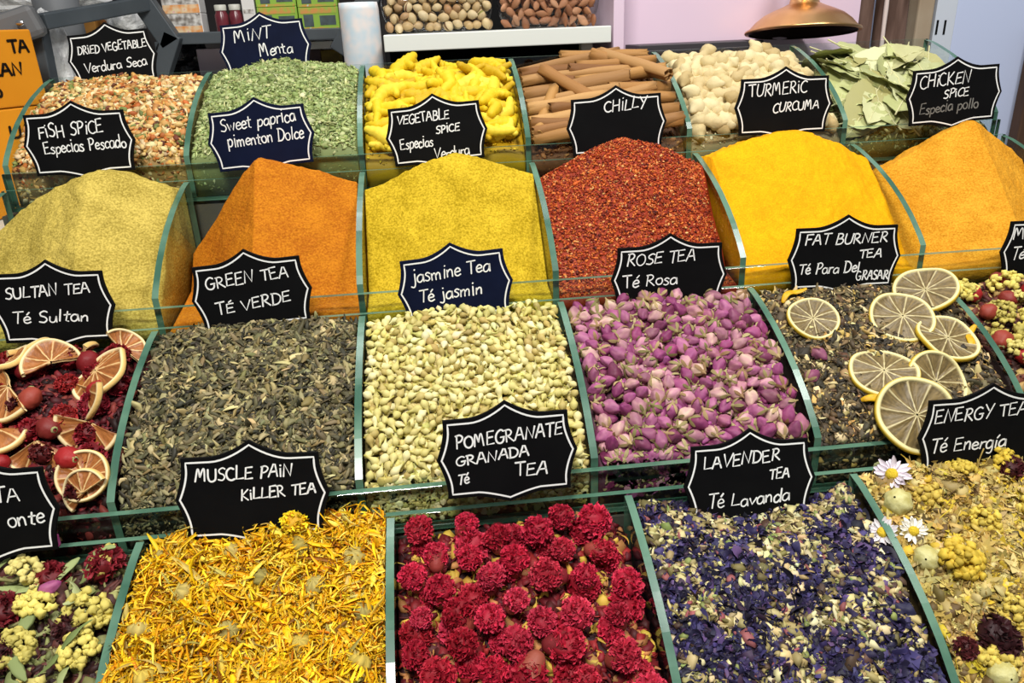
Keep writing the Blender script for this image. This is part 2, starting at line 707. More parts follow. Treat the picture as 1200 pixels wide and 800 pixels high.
# ------------------------------------------------------------------ ground spices (third tier)
def powder_mat(name, rgb, rgb2, grain=900, bump=.5, ripples=None, rough=.85, bdist=.0015):
    m, nt, b = base_mat(name, rough, .15)
    tc = nt.nodes.new('ShaderNodeTexCoord')
    n = nt.nodes.new('ShaderNodeTexNoise')
    n.inputs['Scale'].default_value = grain
    n.inputs['Detail'].default_value = 3
    nt.links.new(tc.outputs['Object'], n.inputs['Vector'])
    n2 = nt.nodes.new('ShaderNodeTexNoise')
    n2.inputs['Scale'].default_value = 30
    n2.inputs['Detail'].default_value = 4
    nt.links.new(tc.outputs['Object'], n2.inputs['Vector'])
    ad = nt.nodes.new('ShaderNodeMath'); ad.operation = 'MULTIPLY_ADD'
    ad.inputs[1].default_value = .65
    nt.links.new(n.outputs[0], ad.inputs[0])
    m2 = nt.nodes.new('ShaderNodeMath'); m2.operation = 'MULTIPLY'; m2.inputs[1].default_value = .35
    nt.links.new(n2.outputs[0], m2.inputs[0])
    nt.links.new(m2.outputs[0], ad.inputs[2])
    r = nt.nodes.new('ShaderNodeValToRGB')
    r.color_ramp.elements[0].color = tuple(s2l(rgb)) + (1,)
    r.color_ramp.elements[1].color = tuple(s2l(rgb2)) + (1,)
    r.color_ramp.elements[0].position = .38
    r.color_ramp.elements[1].position = .62
    nt.links.new(ad.outputs[0], r.inputs[0])
    nt.links.new(r.outputs[0], b.inputs['Base Color'])
    rip = nt.nodes.new('ShaderNodeTexNoise')
    rip.inputs['Detail'].default_value = 4
    mp = nt.nodes.new('ShaderNodeMapping')
    mp.inputs['Scale'].default_value = ripples or (150, 150, 150)
    nt.links.new(tc.outputs['Object'], mp.inputs[0])
    nt.links.new(mp.outputs[0], rip.inputs['Vector'])
    rip.inputs['Scale'].default_value = 1
    bp = nt.nodes.new('ShaderNodeBump'); bp.inputs['Strength'].default_value = bump; bp.inputs['Distance'].default_value = bdist
    bp2 = nt.nodes.new('ShaderNodeBump'); bp2.inputs['Strength'].default_value = bump * .7; bp2.inputs['Distance'].default_value = .0006
    nt.links.new(rip.outputs[0], bp.inputs['Height'])
    nt.links.new(n.outputs[0], bp2.inputs['Height'])
    nt.links.new(bp.outputs[0], bp2.inputs['Normal'])
    nt.links.new(bp2.outputs[0], b.inputs['Normal'])
    return m


def powder(b, label, m):
    V, F = b.core(0, 150)
    o = mk_fast('ground_spice_heap', V, F, m, None, None, True)
    # keep the heap's rim crisp
    return tag(o, label, 'spice', kind='stuff')


YP = yr(3)
b = Bin(3, -1).cone(tuple(at_y(108, 202, YP + .72 * D)), .66, .46, 1.02, .3, a=.022)
powder(b, 'sandy yellow heap of ground spice behind the sultan tea sign', powder_mat('fish_spice', (148, 128, 50), (204, 180, 88), 450, 1.0, (130, 130, 330)))
b = Bin(3, 0).cone(tuple(at_y(300, 185, YP + .72 * D)), 1.25, .36, 1.05, .3, a=.006, lump=.0012)
powder(b, 'orange peaked heap of ground spice behind the green tea sign', powder_mat('paprika', (160, 86, 8), (198, 122, 22), 450, 1.0, (120, 120, 300)))
b = Bin(3, 1).cone(tuple(at_y(533, 182, YP + .72 * D)), .44, .44, 1.05, .3, a=.016)
powder(b, 'mustard yellow heap of ground spice behind the jasmine tea sign', powder_mat('vegetable_spice', (158, 130, 8), (214, 180, 44), 420, 1.0, (220, 220, 260)))
bt = Bin(3, 3).cone(tuple(at_y(930, 153, YP + .70 * D)), .36, .52, 1.02, .35, a=.016, power=1.2)
powder(bt, 'bright yellow heap of ground turmeric behind the fat burner tea sign', powder_mat('turmeric', (220, 146, 2), (238, 174, 8), 600, .7, (60, 60, 70)))
b = Bin(3, 4).cone(tuple(at_y(1140, 141, YP + .70 * D)), .56, .75, 1.02, .4, a=.007)
powder(b, 'ochre orange peaked heap of ground spice under the chicken spice sign', powder_mat('chicken_spice', (192, 126, 20), (226, 162, 46), 500, 1.0, (120, 120, 280)))

flake = []
for q in range(4):
    V, F = ico(0)
    V = V * np.array([1, .7, .35]) * (1 + .35 * RNG.standard_normal((len(V), 1)))
    flake.append((V, F, None))
b = Bin(3, 2).cone(tuple(at_y(733, 165, YP + .72 * D)), .52, .50, 1.05, .3, a=.018)
LEAFY = tint_mat('dried_pieces', .6, .3)
stuff_heap(b, 'chilli_flake_heap', 'red peaked heap of chilli flakes under the chilly sign', 'spice', flake, 13000, .0019,
           [(158, 56, 20), (184, 84, 28), (122, 34, 14), (206, 112, 48), (214, 156, 92), (84, 22, 12)], [5, 4, 3, 2.5, 1, 1.5], LEAFY, (150, 48, 16), sink=.001, tilt=.9, lift=.0005, depth=.001, front=.12)

# ------------------------------------------------------------------ topmost tier
chip = []
for q in range(6):
    V, F = ico(0)
    V = V * np.array([1.0, .75, .4]) * (1 + .28 * RNG.standard_normal((len(V), 1)))
    chip.append((V, F, None))
sliver = []
for q in range(6):
    n = 5
    s = np.linspace(-1, 1, n)
    path = np.stack([s, .25 * np.sin(s * RNG.uniform(1, 2.5) + q), .18 * np.cos(s * RNG.uniform(1, 3) + q)], 1)
    V, F = tube_t(path, .24 * (1 - .75 * np.abs(s) ** 1.6) + .02, 5, RNG.uniform(.35, .8))
    sliver.append((V, F, None))
b41 = Bin(4, -1).fill(gap=.008, crown=.010, back=-.004)
stuff_heap(b41, 'dried_vegetable_heap', 'heap of mixed dried vegetable flakes under the fish spice sign', 'dried vegetables', chip + sliver[:2], 5200, .0048,
           [(206, 172, 112), (190, 146, 80), (222, 200, 150), (176, 98, 42), (116, 120, 62), (96, 48, 28), (186, 128, 66)], [5, 4, 3, 1.6, 2, 1.6, 2], LEAFY, (150, 120, 70), tilt=.7, depth=.006, weights=[2] * 6 + [1, 1])
b40 = Bin(4, 0).fill(gap=.008, crown=.014, back=.009)
stuff_heap(b40, 'dried_mint_heap', 'rounded heap of crumbled green mint leaves below the mint sign', 'herbs', chip[:3] + sliver, 9500, .0036,
           [(150, 162, 100), (128, 142, 80), (172, 180, 122), (100, 114, 64), (192, 196, 142)], [5, 4, 3, 2, 1.2], LEAFY, (118, 130, 78), sink=.002, tilt=.7, depth=.004)


# -- turmeric roots
def jitter_axis(n, a, seed):
    r = np.random.default_rng(seed)
    return np.interp(np.linspace(0, 1, n), np.linspace(0, 1, 5), r.normal(0, a, 5))


def root_proto(name, m, L, rad, seed, ridges=9, branch=True):
    r = np.random.default_rng(seed)
    n = 26
    s = np.linspace(-.5, .5, n)
    P = np.stack([s * L, jitter_axis(n, L * .07, seed) + L * .25 * (s ** 2) * r.choice([-1, 1]), jitter_axis(n, L * .03, seed + 1)], 1)
    t = np.linspace(0, 1, n)
    prof = np.sin(np.pi * np.clip(t * .94 + .03, 0, 1)) ** .45 * (1 + .09 * np.sin(t * ridges * 6.28)) * (1 + jitter_axis(n, .12, seed + 2))
    mb = MB()
    V, F = tube_t(P, rad * prof, 9)
    mb.add(V, F)
    if branch:
        for q in range(r.integers(1, 3)):
            i = r.integers(6, 19)
            d = np.array([r.uniform(-.5, .5), r.choice([-1, 1]), r.uniform(-.1, .4)])
            d /= np.linalg.norm(d)
            l2 = L * r.uniform(.14, .3)
            k = np.linspace(0, 1, 9)
            Q = P[i] + d * (k * l2)[:, None] + np.array([.3, 0, 0]) * (k ** 2 * l2)[:, None]
            V, F = tube_t(Q, rad * .8 * (1 - .45 * k) * (1 + .1 * np.sin(k * 20)), 8)
            mb.add(V, F)
    return mb.build(name, m, None, True)


TURM = random_mat('turmeric_root_skin', [(212, 178, 16), (228, 196, 34), (190, 152, 10), (220, 188, 24), (236, 208, 66)], .6, .3, (260, .5), .0012, tint=False)
b42 = Bin(4, 1).fill(gap=.012, crown=.004, lump=.004)
protos = [root_proto('turmeric_root', TURM, RNG.uniform(.06, .088), RNG.uniform(.0082, .0105), 100 + i) for i in range(6)]


def strew(protos, pts, b, label, cat, group, tilt=.25, lift=0.004, spins=None, scale=(.88, 1.12), lim=True):
    """lay copies of the prototypes on heap points; the first uses become the prototypes themselves"""
    out, used = [], set()
    for i, p in enumerate(pts):
        k = random.randrange(len(protos))
        o = protos[k]
        if k in used:
            o = copy_tree(o)
        used.add(k)
        n = b.normal(p[0], p[1])
        sp = random.uniform(0, 6.283) if spins is None else spins(i, p)
        R = rot_from(n, sp, abs(random.gauss(0, tilt)), random.uniform(0, 6.283))
        s = random.uniform(*scale)
        pose(o, R, p + n * lift, s)
        lb = label(i, p) if callable(label) else label
        tag(o, lb, cat, group)
        out.append(o)
    for k, o in enumerate(protos):
        if k not in used:
            for ch in KIDS.get(o.name, []): bpy.data.objects.remove(ch)
            bpy.data.objects.remove(o)
    if lim:
        keep_inside(out, b)
    return out


def keep_inside(objs, b):
    """push things back between their glass walls"""
    for o in objs:
        R = np.array(o.rotation_euler.to_matrix())
        co = np.array([v.co[:] for v in o.data.vertices]) * np.array(o.scale)
        P = co @ R.T
        lo, hi = P.min(0), P.max(0)
        loc = list(o.location)
        if hi[0] - lo[0] < b.x1 - b.x0:
            loc[0] = min(max(loc[0], b.x0 - lo[0]), b.x1 - hi[0])
        ly = loc[1]
        if hi[1] - lo[1] < b.y1 - b.y0:
            loc[1] = min(max(loc[1], b.y0 - lo[1]), b.y1 - hi[1])
        loc[2] += float(b.z(np.clip(loc[0], b.x0, b.x1), np.clip(loc[1], b.y0, b.y1)) - b.z(np.clip(o.location[0], b.x0, b.x1), np.clip(ly, b.y0, b.y1)))
        o.location = loc


def bed(b, name, label, cat, rgbs, core_rgb, sink, n=900, size=.002, tmpl=None, m=None):
    """crumbs at the bottom of a bin, under the countable pieces"""
    f0 = b.fn
    b.fn = lambda x, y: f0(x, y) - sink
    o = stuff_heap(b, name, label, cat, tmpl or chip, n, size, rgbs, None, m or LEAFY, core_rgb, sink=.001, tilt=.7, depth=.002)
    b.fn = f0
    return o


bed(b42, 'turmeric_crumbs', 'yellow turmeric dust and crumbs beneath the turmeric roots', 'spice', [(204, 168, 20), (222, 190, 40), (190, 150, 16)], (176, 138, 10), .012)
sp = lambda i, p: random.gauss(0, .9)
pts = np.concatenate([b42.darts(.02, 80, .012) - [0, 0, .008], b42.darts(.026, 52, .014)])
strew(protos, pts, b42, 'knobbly yellow turmeric root in the bin behind the vegetable spice sign', 'turmeric root', 'turmeric roots in the top tier bin', .22, .003, sp)

# -- cinnamon sticks
CINN = random_mat('cinnamon_bark', [(150, 104, 54), (174, 128, 70), (116, 74, 36), (188, 144, 88), (134, 88, 46)], .65, .3, (1, .5), .0008, tint=False, stretch=(40, 500, 500))


def cinnamon_proto(L, rad, seed):
    r = np.random.default_rng(seed)
    # cross-section: bark rolled in from both sides
    a = np.linspace(0, 1, 22)
    def half(sg):
        ang = np.pi / 2 * 1 + sg * a * np.pi * 2.1
        rr = rad * (1 - .55 * a)
        cx = np.where(a > .5, sg * -.0, 0)
        return np.stack([np.cos(ang) * rr * .62 + -sg * rad * .42 * np.minimum(1, a * 2), np.sin(ang) * rr * .8], 1)
    sec = np.concatenate([half(1)[::-1], half(-1)[1:]])
    tn = np.gradient(sec, axis=0)
    tn /= np.linalg.norm(tn, axis=1, keepdims=True) + 1e-9
    nrm = np.stack([-tn[:, 1], tn[:, 0]], 1) * rad * .055
    loop = np.concatenate([sec + nrm, (sec - nrm)[::-1]])
    ns, nl = 9, len(loop)
    V, F = [], []
    for i in range(ns):
        s = i / (ns - 1)
        x = (s - .5) * L
        by = L * .012 * math.sin(s * 3 + seed)
        k = 1 + .06 * math.sin(s * 9 + seed * 2)
        jag = r.normal(0, .0012, nl) if i in (0, ns - 1) else np.zeros(nl)
        V += [(x + jag[q], c[0] * k + by, c[1] * k) for q, c in enumerate(loop)]
    for i in range(ns - 1):
        for k in range(nl):
            k2 = (k + 1) % nl
            F.append((i * nl + k, i * nl + k2, (i + 1) * nl + k2, (i + 1) * nl + k))
    h = nl // 2
    for e in (0, ns - 1):
        for k in range(h - 1):
            q = (e * nl + k, e * nl + k + 1, e * nl + nl - 2 - k, e * nl + nl - 1 - k)
            F.append(q if e else q[::-1])
    return mk('cinnamon_stick', V, F, CINN, None, None, True)


b43 = Bin(4, 2).fill(gap=.016, crown=.002, lump=.002)
bed(b43, 'cinnamon_bark_crumbs', 'brown bark crumbs beneath the cinnamon sticks', 'spice', [(140, 92, 50), (176, 124, 72), (110, 68, 36)], (104, 66, 34), .016, 1400, .003, chip + sliver)
cl = {}
CLAB = 'rolled brown cinnamon stick in the bin behind the chilly sign'
sticks = []
# (photo x, photo y, length, angle in the heap plane, layer lift)
for (px, py, L, an, lf) in [(640, 74, .16, 8, .004), (650, 86, .17, 12, .004), (660, 97, .17, 5, .006), (645, 108, .15, -2, .004), (705, 72, .13, -3, .008), (720, 84, .12, 4, .010), (735, 76, .14, -60, .016),
                            (715, 92, .13, 3, .008), (745, 98, .13, 2, .014), (640, 122, .13, 2, .004), (668, 112, .11, -50, .010), (640, 132, .11, 2, .008), (650, 143, .12, 4, .006), (645, 153, .11, -8, .006), (632, 160, .10, 70, .004),
                            (655, 160, .13, 10, .006), (700, 103, .12, -14, .004), (765, 110, .09, 4, .006), (768, 122, .10, -5, .006), (770, 136, .11, 8, .006), (765, 150, .12, 3, .006), (720, 120, .12, 10, .003), (715, 135, .12, -8, .003),
                            (720, 150, .13, 14, .004), (690, 165, .15, 4, .003), (650, 173, .13, 12, .003), (720, 172, .14, -3, .003), (770, 165, .1, -10, .003), (680, 128, .10, 15, .006), (760, 84, .10, -25, .006)]:
    key = round(L, 1)
    pr = cl.setdefault(key, [])
    if len(pr) < 3:
        o = cinnamon_proto(key + .03, RNG.uniform(.0095, .012), int(px))
        pr.append(o)
    else:
        o = copy_tree(random.choice(pr))
    p = b43.hit(px, py)
    n = b43.normal(p[0], p[1])
    xx = np.array([1., 0, 0]) - n * n[0]
    xx /= np.linalg.norm(xx)
    yy = np.cross(n, xx)
    ca, sa = math.cos(math.radians(an)), math.sin(math.radians(an))
    X = xx * ca + yy * sa
    R = np.stack([X, np.cross(n, X), n], 1)
    roll_ = random.uniform(-.9, .9)
    Rx = np.array([[1, 0, 0], [0, math.cos(roll_), -math.sin(roll_)], [0, math.sin(roll_), math.cos(roll_)]])
    pose(o, R @ Rx, p + n * (lf + .003), (L / (key + .03), 1, 1))
    tag(o, CLAB, 'cinnamon stick', 'cinnamon sticks in the top tier bin')
    sticks.append(o)
keep_inside(sticks, b43)

# -- pale ginger roots
GING = random_mat('pale_root_skin', [(200, 180, 130), (216, 200, 154), (178, 154, 104), (208, 188, 140)], .7, .25, (220, .55), .0014, tint=False)


def lumpy_proto(name, m, L, rad, seed):
    r = np.random.default_rng(seed)
    n = 20
    t = np.linspace(0, 1, n)
    lobes = r.choice([2, 2, 3])
    prof = np.sin(np.pi * np.clip(t * .92 + .04, 0, 1)) ** .5 * (1 + .26 * np.cos(t * 6.283 * lobes + 3.14)) * (1 + .05 * np.sin(t * 40))
    P = np.stack([(t - .5) * L, .12 * L * np.sin(t * 4 + seed), .05 * L * np.cos(t * 5 + seed)], 1)
    V, F = tube_t(P, rad * prof, 10, rfun=lambda s, a: 1 + .1 * math.sin(3 * a + s * 9 + seed))
    return mk(name, V, F, m, None, None, True)


b44 = Bin(4, 3).fill(gap=.012, crown=.004, lump=.004)
bed(b44, 'pale_root_crumbs', 'pale crumbs beneath the knobbly cream roots', 'spice', [(206, 190, 150), (226, 212, 174), (170, 150, 108)], (150, 132, 92), .014)
protos = [lumpy_proto('dried_ginger_root', GING, RNG.uniform(.042, .06), RNG.uniform(.0085, .0105), 300 + i) for i in range(6)]
pts = np.concatenate([b44.darts(.018, 95, .01) - [0, 0, .007], b44.darts(.021, 85, .012)])
strew(protos, pts, b44, 'knobbly pale cream dried root in the bin behind the turmeric sign', 'dried root', 'pale roots in the top tier bin', .2, .002)

# -- bay leaves
BAY = random_mat('bay_leaf_skin', [(176, 180, 116), (192, 196, 138), (140, 144, 82), (204, 206, 158), (158, 152, 92)], .5, .4, (120, .3), .001, tint=False)
BAYRIB = mat('bay_leaf_rib', (204, 200, 150), .6)


def bay_proto(L, wd, seed):
    r = np.random.default_rng(seed)
    cu, bend, tw = r.uniform(-6, 10), r.uniform(-3, 3), r.uniform(-.5, .5)
    def top(u, v):
        x = (v - .5) * L
        hw = wd * .5 * math.sin(math.pi * min(1, max(0, v)) ** .85) ** .75 * (1 + .05 * math.sin(v * 40))
        y = (u - .5) * 2 * hw
        z = cu * y * y + bend * x * x + tw * x * y * 8 + .0012 * math.sin(v * 30 + u * 5)
        return (x, y, z)
    V, F = sheet_t(7, 16, top)
    V2 = V - np.array([0, 0, .0005])
    n = len(V)
    mb = MB()
    mb.add(V, F)
    mb.add(V2, [f[::-1] for f in F])
    o = mb.build('bay_leaf', BAY, None, True)
    P = np.array([top(.5, v) for v in np.linspace(-.04, 1, 14)]) + [0, 0, .0003]
    P[0, 0] -= .008
    V, F = tube_t(P, np.linspace(.0011, .0004, 14), 5)
    mk('midrib', V, F, BAYRIB, o, None, True)
    return o


b45 = Bin(4, 4).fill(gap=.020, crown=.004, lump=.005)
bed(b45, 'bay_leaf_crumbs', 'broken olive leaf crumbs beneath the bay leaves', 'herbs', [(130, 132, 76), (96, 98, 52), (166, 164, 110)], (74, 76, 40), .014, 1500, .005, sliver + chip)
protos = [bay_proto(RNG.uniform(.085, .115), RNG.uniform(.042, .06), 500 + i) for i in range(7)]
pts = np.concatenate([b45.darts(.026, 40, .02) - [0, 0, .004], b45.darts(.032, 34, .02)])
strew(protos, pts, b45, 'dried olive green bay leaf in the bin beside the chicken spice sign', 'bay leaf', 'bay leaves in the top tier bin', .18, .004)

# ------------------------------------------------------------------ second tier
petal = []
for q in range(6):
    f1, f2, wv = RNG.uniform(1, 3.2), RNG.uniform(0, 6), RNG.uniform(.12, .5)
    V, F = sheet_t(3, 7, lambda u, v: ((v - .5) * 2, (u - .5) * .19 * (1 - .75 * (2 * v - 1) ** 2) + wv * 1.3 * math.sin(f1 * (v * 2) + f2), .42 * math.cos(f1 * 2.3 * v + f2) + .1 * (u - .5) ** 2 * 4))
    petal.append((V, F, None))
# -- green tea
leafbit = []
for q in range(7):
    n = 6
    k = np.linspace(-1, 1, n)
    path = np.stack([k * RNG.uniform(.8, 1.3), .35 * np.sin(k * RNG.uniform(1, 3) + q), .22 * np.cos(k * RNG.uniform(1, 3) + q)], 1)
    V, F = tube_t(path, RNG.uniform(.24, .42) * (1 - .8 * np.abs(k) ** 1.5) + .03, 6, RNG.uniform(.25, .6), rfun=lambda s_, a: 1 + .25 * math.sin(2 * a + 5 * s_ + q))
    leafbit.append((V, F, None))
b2 = Bin(2, 0).fill(gap=.007, crown=.006, back=.006)
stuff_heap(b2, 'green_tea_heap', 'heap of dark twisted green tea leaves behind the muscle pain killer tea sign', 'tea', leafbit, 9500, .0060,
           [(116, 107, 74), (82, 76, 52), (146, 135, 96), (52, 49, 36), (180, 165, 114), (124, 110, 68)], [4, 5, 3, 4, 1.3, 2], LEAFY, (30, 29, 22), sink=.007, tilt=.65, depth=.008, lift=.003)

# -- jasmine buds
def jasmine_t(seed):
    r = np.random.default_rng(seed)
    n = 9
    t = np.linspace(0, 1, n)
    rad = np.interp(t, [0, .18, .4, .62, .85, 1], [.07, .1, .16, .40, .36, .06])
    P = np.stack([t * 1.45 - .85, .08 * np.sin(t * 3 + seed), .06 * np.cos(t * 2.5 + seed)], 1)
    V, F = tube_t(P, rad, 7, .9, rfun=lambda s, a: 1 + .12 * math.sin(2.5 * a + s * 4))
    tt = (V[:, 0] + .85) / 1.45
    g = np.clip((.38 - tt) / .3, 0, 1)[:, None]
    C = (1 - g) * np.array([1, 1, 1]) + g * np.array([.62, .62, .3])
    return V, F, C


b3 = Bin(2, 1).fill(gap=.008, crown=.006, back=.006)
JAS = tint_mat('jasmine_bud', .6, .3)
jt = [jasmine_t(i) for i in range(5)]
jcols = [(216, 204, 138), (228, 218, 164), (198, 186, 110), (208, 196, 126), (176, 156, 90)]
allp = b3.darts(.0076, 1500, .0035, 60000)
order = np.argsort(np.linalg.norm(allp - CAM, axis=1))
top, rest = allp[order[:300]], allp[order[300:]]
jp = []
JASR = random_mat('jasmine_bud_single', jcols, .6, .3)
for V, F, C in jt:
    o = mk('jasmine_bud', np.asarray(V) * .0105, F, JASR, None, C, True)
    jp.append(o)
strew(jp, top, b3, 'pale cream jasmine bud at the front of the jasmine bin', 'jasmine bud', 'jasmine buds at the front of their bin', .8, .002, None, (.8, 1.15))
nr = len(rest)
def jas_mass():
    n2 = 2000
    x = RNG.uniform(b3.x0 + .004, b3.x1 - .004, n2); y = RNG.uniform(b3.y0 + .004, b3.y1 - .004, n2)
    T = np.concatenate([rest + [0, 0, .002], np.stack([x, y, b3.z(x, y) - .0055], 1)])
    nf = 900
    xf = RNG.uniform(b3.x0 + .003, b3.x1 - .003, nf)
    T = np.concatenate([T, np.stack([xf, np.full(nf, b3.y0 + .002), b3.zb + (b3.z(xf, np.full(nf, b3.y0)) - b3.zb) * RNG.uniform(0.08, 1, nf)], 1)])
    n = len(T)
    N = b3.normal(T[:, 0], T[:, 1])
    N[-nf:] = (0, -1, 0)
    R = rots(N, RNG.uniform(0, 6.28, n), np.abs(RNG.normal(0, .5, n)), RNG.uniform(0, 6.28, n))
    V, F, C = merge_pieces(jt, T, R, .0105 * RNG.uniform(.8, 1.15, n), RNG.integers(0, 5, n), palette(jcols, n, None, .1))
    V[:, 0] = np.clip(V[:, 0], b3.x0, b3.x1); V[:, 1] = np.clip(V[:, 1], b3.y0 - .0008, b3.y1 + .001)
    cv, cf = b3.core(.009, 40)
    F = F + [f + len(V) for f in cf]
    C = np.concatenate([C, np.tile(s2l((96, 84, 46)), (len(cv), 1))])
    o = mk_fast('jasmine_bud_mass', np.concatenate([V, cv]), F, JAS, None, C, True)
    tag(o, 'mass of cream jasmine buds under and behind the front ones', 'jasmine buds', kind='stuff')
jas_mass()

# -- rosebuds
ROSE = random_mat('rosebud_petals', [(116, 44, 84), (152, 76, 122), (188, 132, 148), (96, 34, 64), (166, 96, 134), (138, 54, 102), (198, 156, 150), (122, 56, 92)], .55, .3, (200, .25), .001)
SEPAL = random_mat('rosebud_sepals', [(150, 134, 88), (120, 114, 68), (172, 148, 104), (134, 98, 66)], .65, .25, tint=False)


def rosebud_proto(seed, L=.0185, rad=.0070):
    r = np.random.default_rng(seed)
    n, ns = 14, 20
    t = np.linspace(0, 1, n)
    prof = np.interp(t, [0, .1, .3, .5, .75, .92, 1], [.25, .72, 1.0, .97, .7, .38, .1])
    P = np.stack([(t - .42) * L, 0 * t, 0 * t], 1)
    ph = r.uniform(0, 6)
    def rf(s, a):
        q = ((a * 4 / 6.283 + s * .55 + ph) % 1.0)
        return (.78 + .3 * q ** .7) * (1 + .04 * math.sin(3 * a + 9 * s))
    V, F = tube_t(P, rad * prof, ns, r.uniform(.82, 1), rfun=rf)
    tt = np.clip((V[:, 0] / L + .42), 0, 1)
    ang = np.arctan2(V[:, 1], V[:, 2])
    st = .5 + .5 * np.sin(ang * 4 - tt * 6 + seed)
    st = st ** 3 * 1.6
    pale = np.clip((.5 - tt) / .5, 0, 1) * .9 + .35 * st * (tt < .85)
    C = 1 + pale[:, None] * np.array([.35, .75, .25])
    C[tt > .85] *= [.9, .7, .9]
    o = mk('rosebud', V, F, ROSE, None, np.clip(C, 0, 1.9), True)
    mb = MB()
    sl_ = r.uniform(.22, .5, 5)
    for q in range(5):
        a0 = q * 6.283 / 5 + ph
        def sp(u, v):
            a = a0 + (u - .5) * .8 * (1 - v) ** .7
            x = (-.42 + sl_[q] * v) * L
            rr = rad * (np.interp(v * sl_[q], t, prof) * 1.07 + .05) + .0008 * v * v
            return (x, rr * math.sin(a), rr * math.cos(a))
        V, F = sheet_t(4, 6, sp)
        mb.add(V, F)
    V, F = tube_t(np.array([(-.62, .02, 0), (-.5, 0, 0), (-.43, 0, 0), (-.36, 0, 0)]) * L, np.array([.1, .16, .36, .42]) * rad, 7)
    mb.add(V, F)
    mb.build('calyx', SEPAL, o, True)
    return o


b22 = Bin(2, 2).fill(gap=.011, crown=.007, back=.006)
rp = [rosebud_proto(i) for i in range(7)]
rosespare = copy_tree(rp[0])
rosespare2 = copy_tree(rp[3])
pts = np.concatenate([b22.darts(.0128, 300, .006, 60000)])
pts = pts[np.argsort(-np.linalg.norm(pts - CAM, axis=1))]
rose_tpl = []
for o in rp[:4]:
    vv = np.array([v.co[:] for v in o.data.vertices]); ff = [tuple(p.vertices) for p in o.data.polygons]
    cc = np.array([c.color[:3] for c in o.data.color_attributes['tint'].data])
    rose_tpl.append((vv, ff, cc))
    ch = KIDS[o.name][0]
    vv = np.array([v.co[:] for v in ch.data.vertices]); ff = [tuple(p.vertices) for p in ch.data.polygons]
    rose_tpl.append((vv, ff, np.tile(s2l((166, 152, 104)) / s2l((160, 90, 130)), (len(vv), 1))))
strew(rp, pts, b22, 'pink rosebud with a pale green calyx in the rose tea bin', 'rosebud', 'rosebuds in the rose tea bin', 1.0, .003, None, (.82, 1.15))
def rose_mass():
    n = 760
    x = RNG.uniform(b22.x0 + .008, b22.x1 - .008, n); y = RNG.uniform(b22.y0 + .004, b22.y1 - .006, n)
    T = np.stack([x, y, b22.z(x, y) - .0055 + RNG.uniform(-.003, .003, n)], 1)
    nf = 240
    xf = RNG.uniform(b22.x0 + .008, b22.x1 - .008, nf)
    T = np.concatenate([T, np.stack([xf, np.full(nf, b22.y0 + .004), b22.zb + .008 + (b22.z(xf, np.full(nf, b22.y0)) - .009 - b22.zb) * RNG.uniform(0, 1, nf)], 1)])
    n += nf
    N = b22.normal(T[:, 0], T[:, 1])
    R = rots(N, RNG.uniform(0, 6.28, n), np.abs(RNG.normal(0, .6, n)), RNG.uniform(0, 6.28, n))
    S = RNG.uniform(.8, 1.1, n)
    k = RNG.integers(0, 4, n)
    C = palette([(122, 52, 92), (150, 76, 122), (170, 116, 134), (104, 38, 72)], n, None, .12)
    V1, F1, C1 = merge_pieces(rose_tpl, T, R, S, k * 2, C)
    V2, F2, C2 = merge_pieces(rose_tpl, T, R, S, k * 2 + 1, np.tile(s2l((160, 90, 130)), (n, 1)))
    F = F1 + [f + len(V1) for f in F2]
    V = np.concatenate([V1, V2]); C = np.concatenate([C1, C2])
    V[:, 0] = np.clip(V[:, 0], b22.x0, b22.x1); V[:, 1] = np.clip(V[:, 1], b22.y0 - .0008, b22.y1 + .001)
    cv, cf = b22.core(.014, 40)
    F = F + [f + len(V) for f in cf]
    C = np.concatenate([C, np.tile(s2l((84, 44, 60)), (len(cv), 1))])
    o = mk_fast('rosebud_mass', np.concatenate([V, cv]), F, tint_mat('rosebud_mass_petals', .6, .3), None, np.clip(C, 0, 1), True)
    tag(o, 'mass of pink rosebuds beneath the top ones in the rose tea bin', 'rosebuds', kind='stuff')
rose_mass()


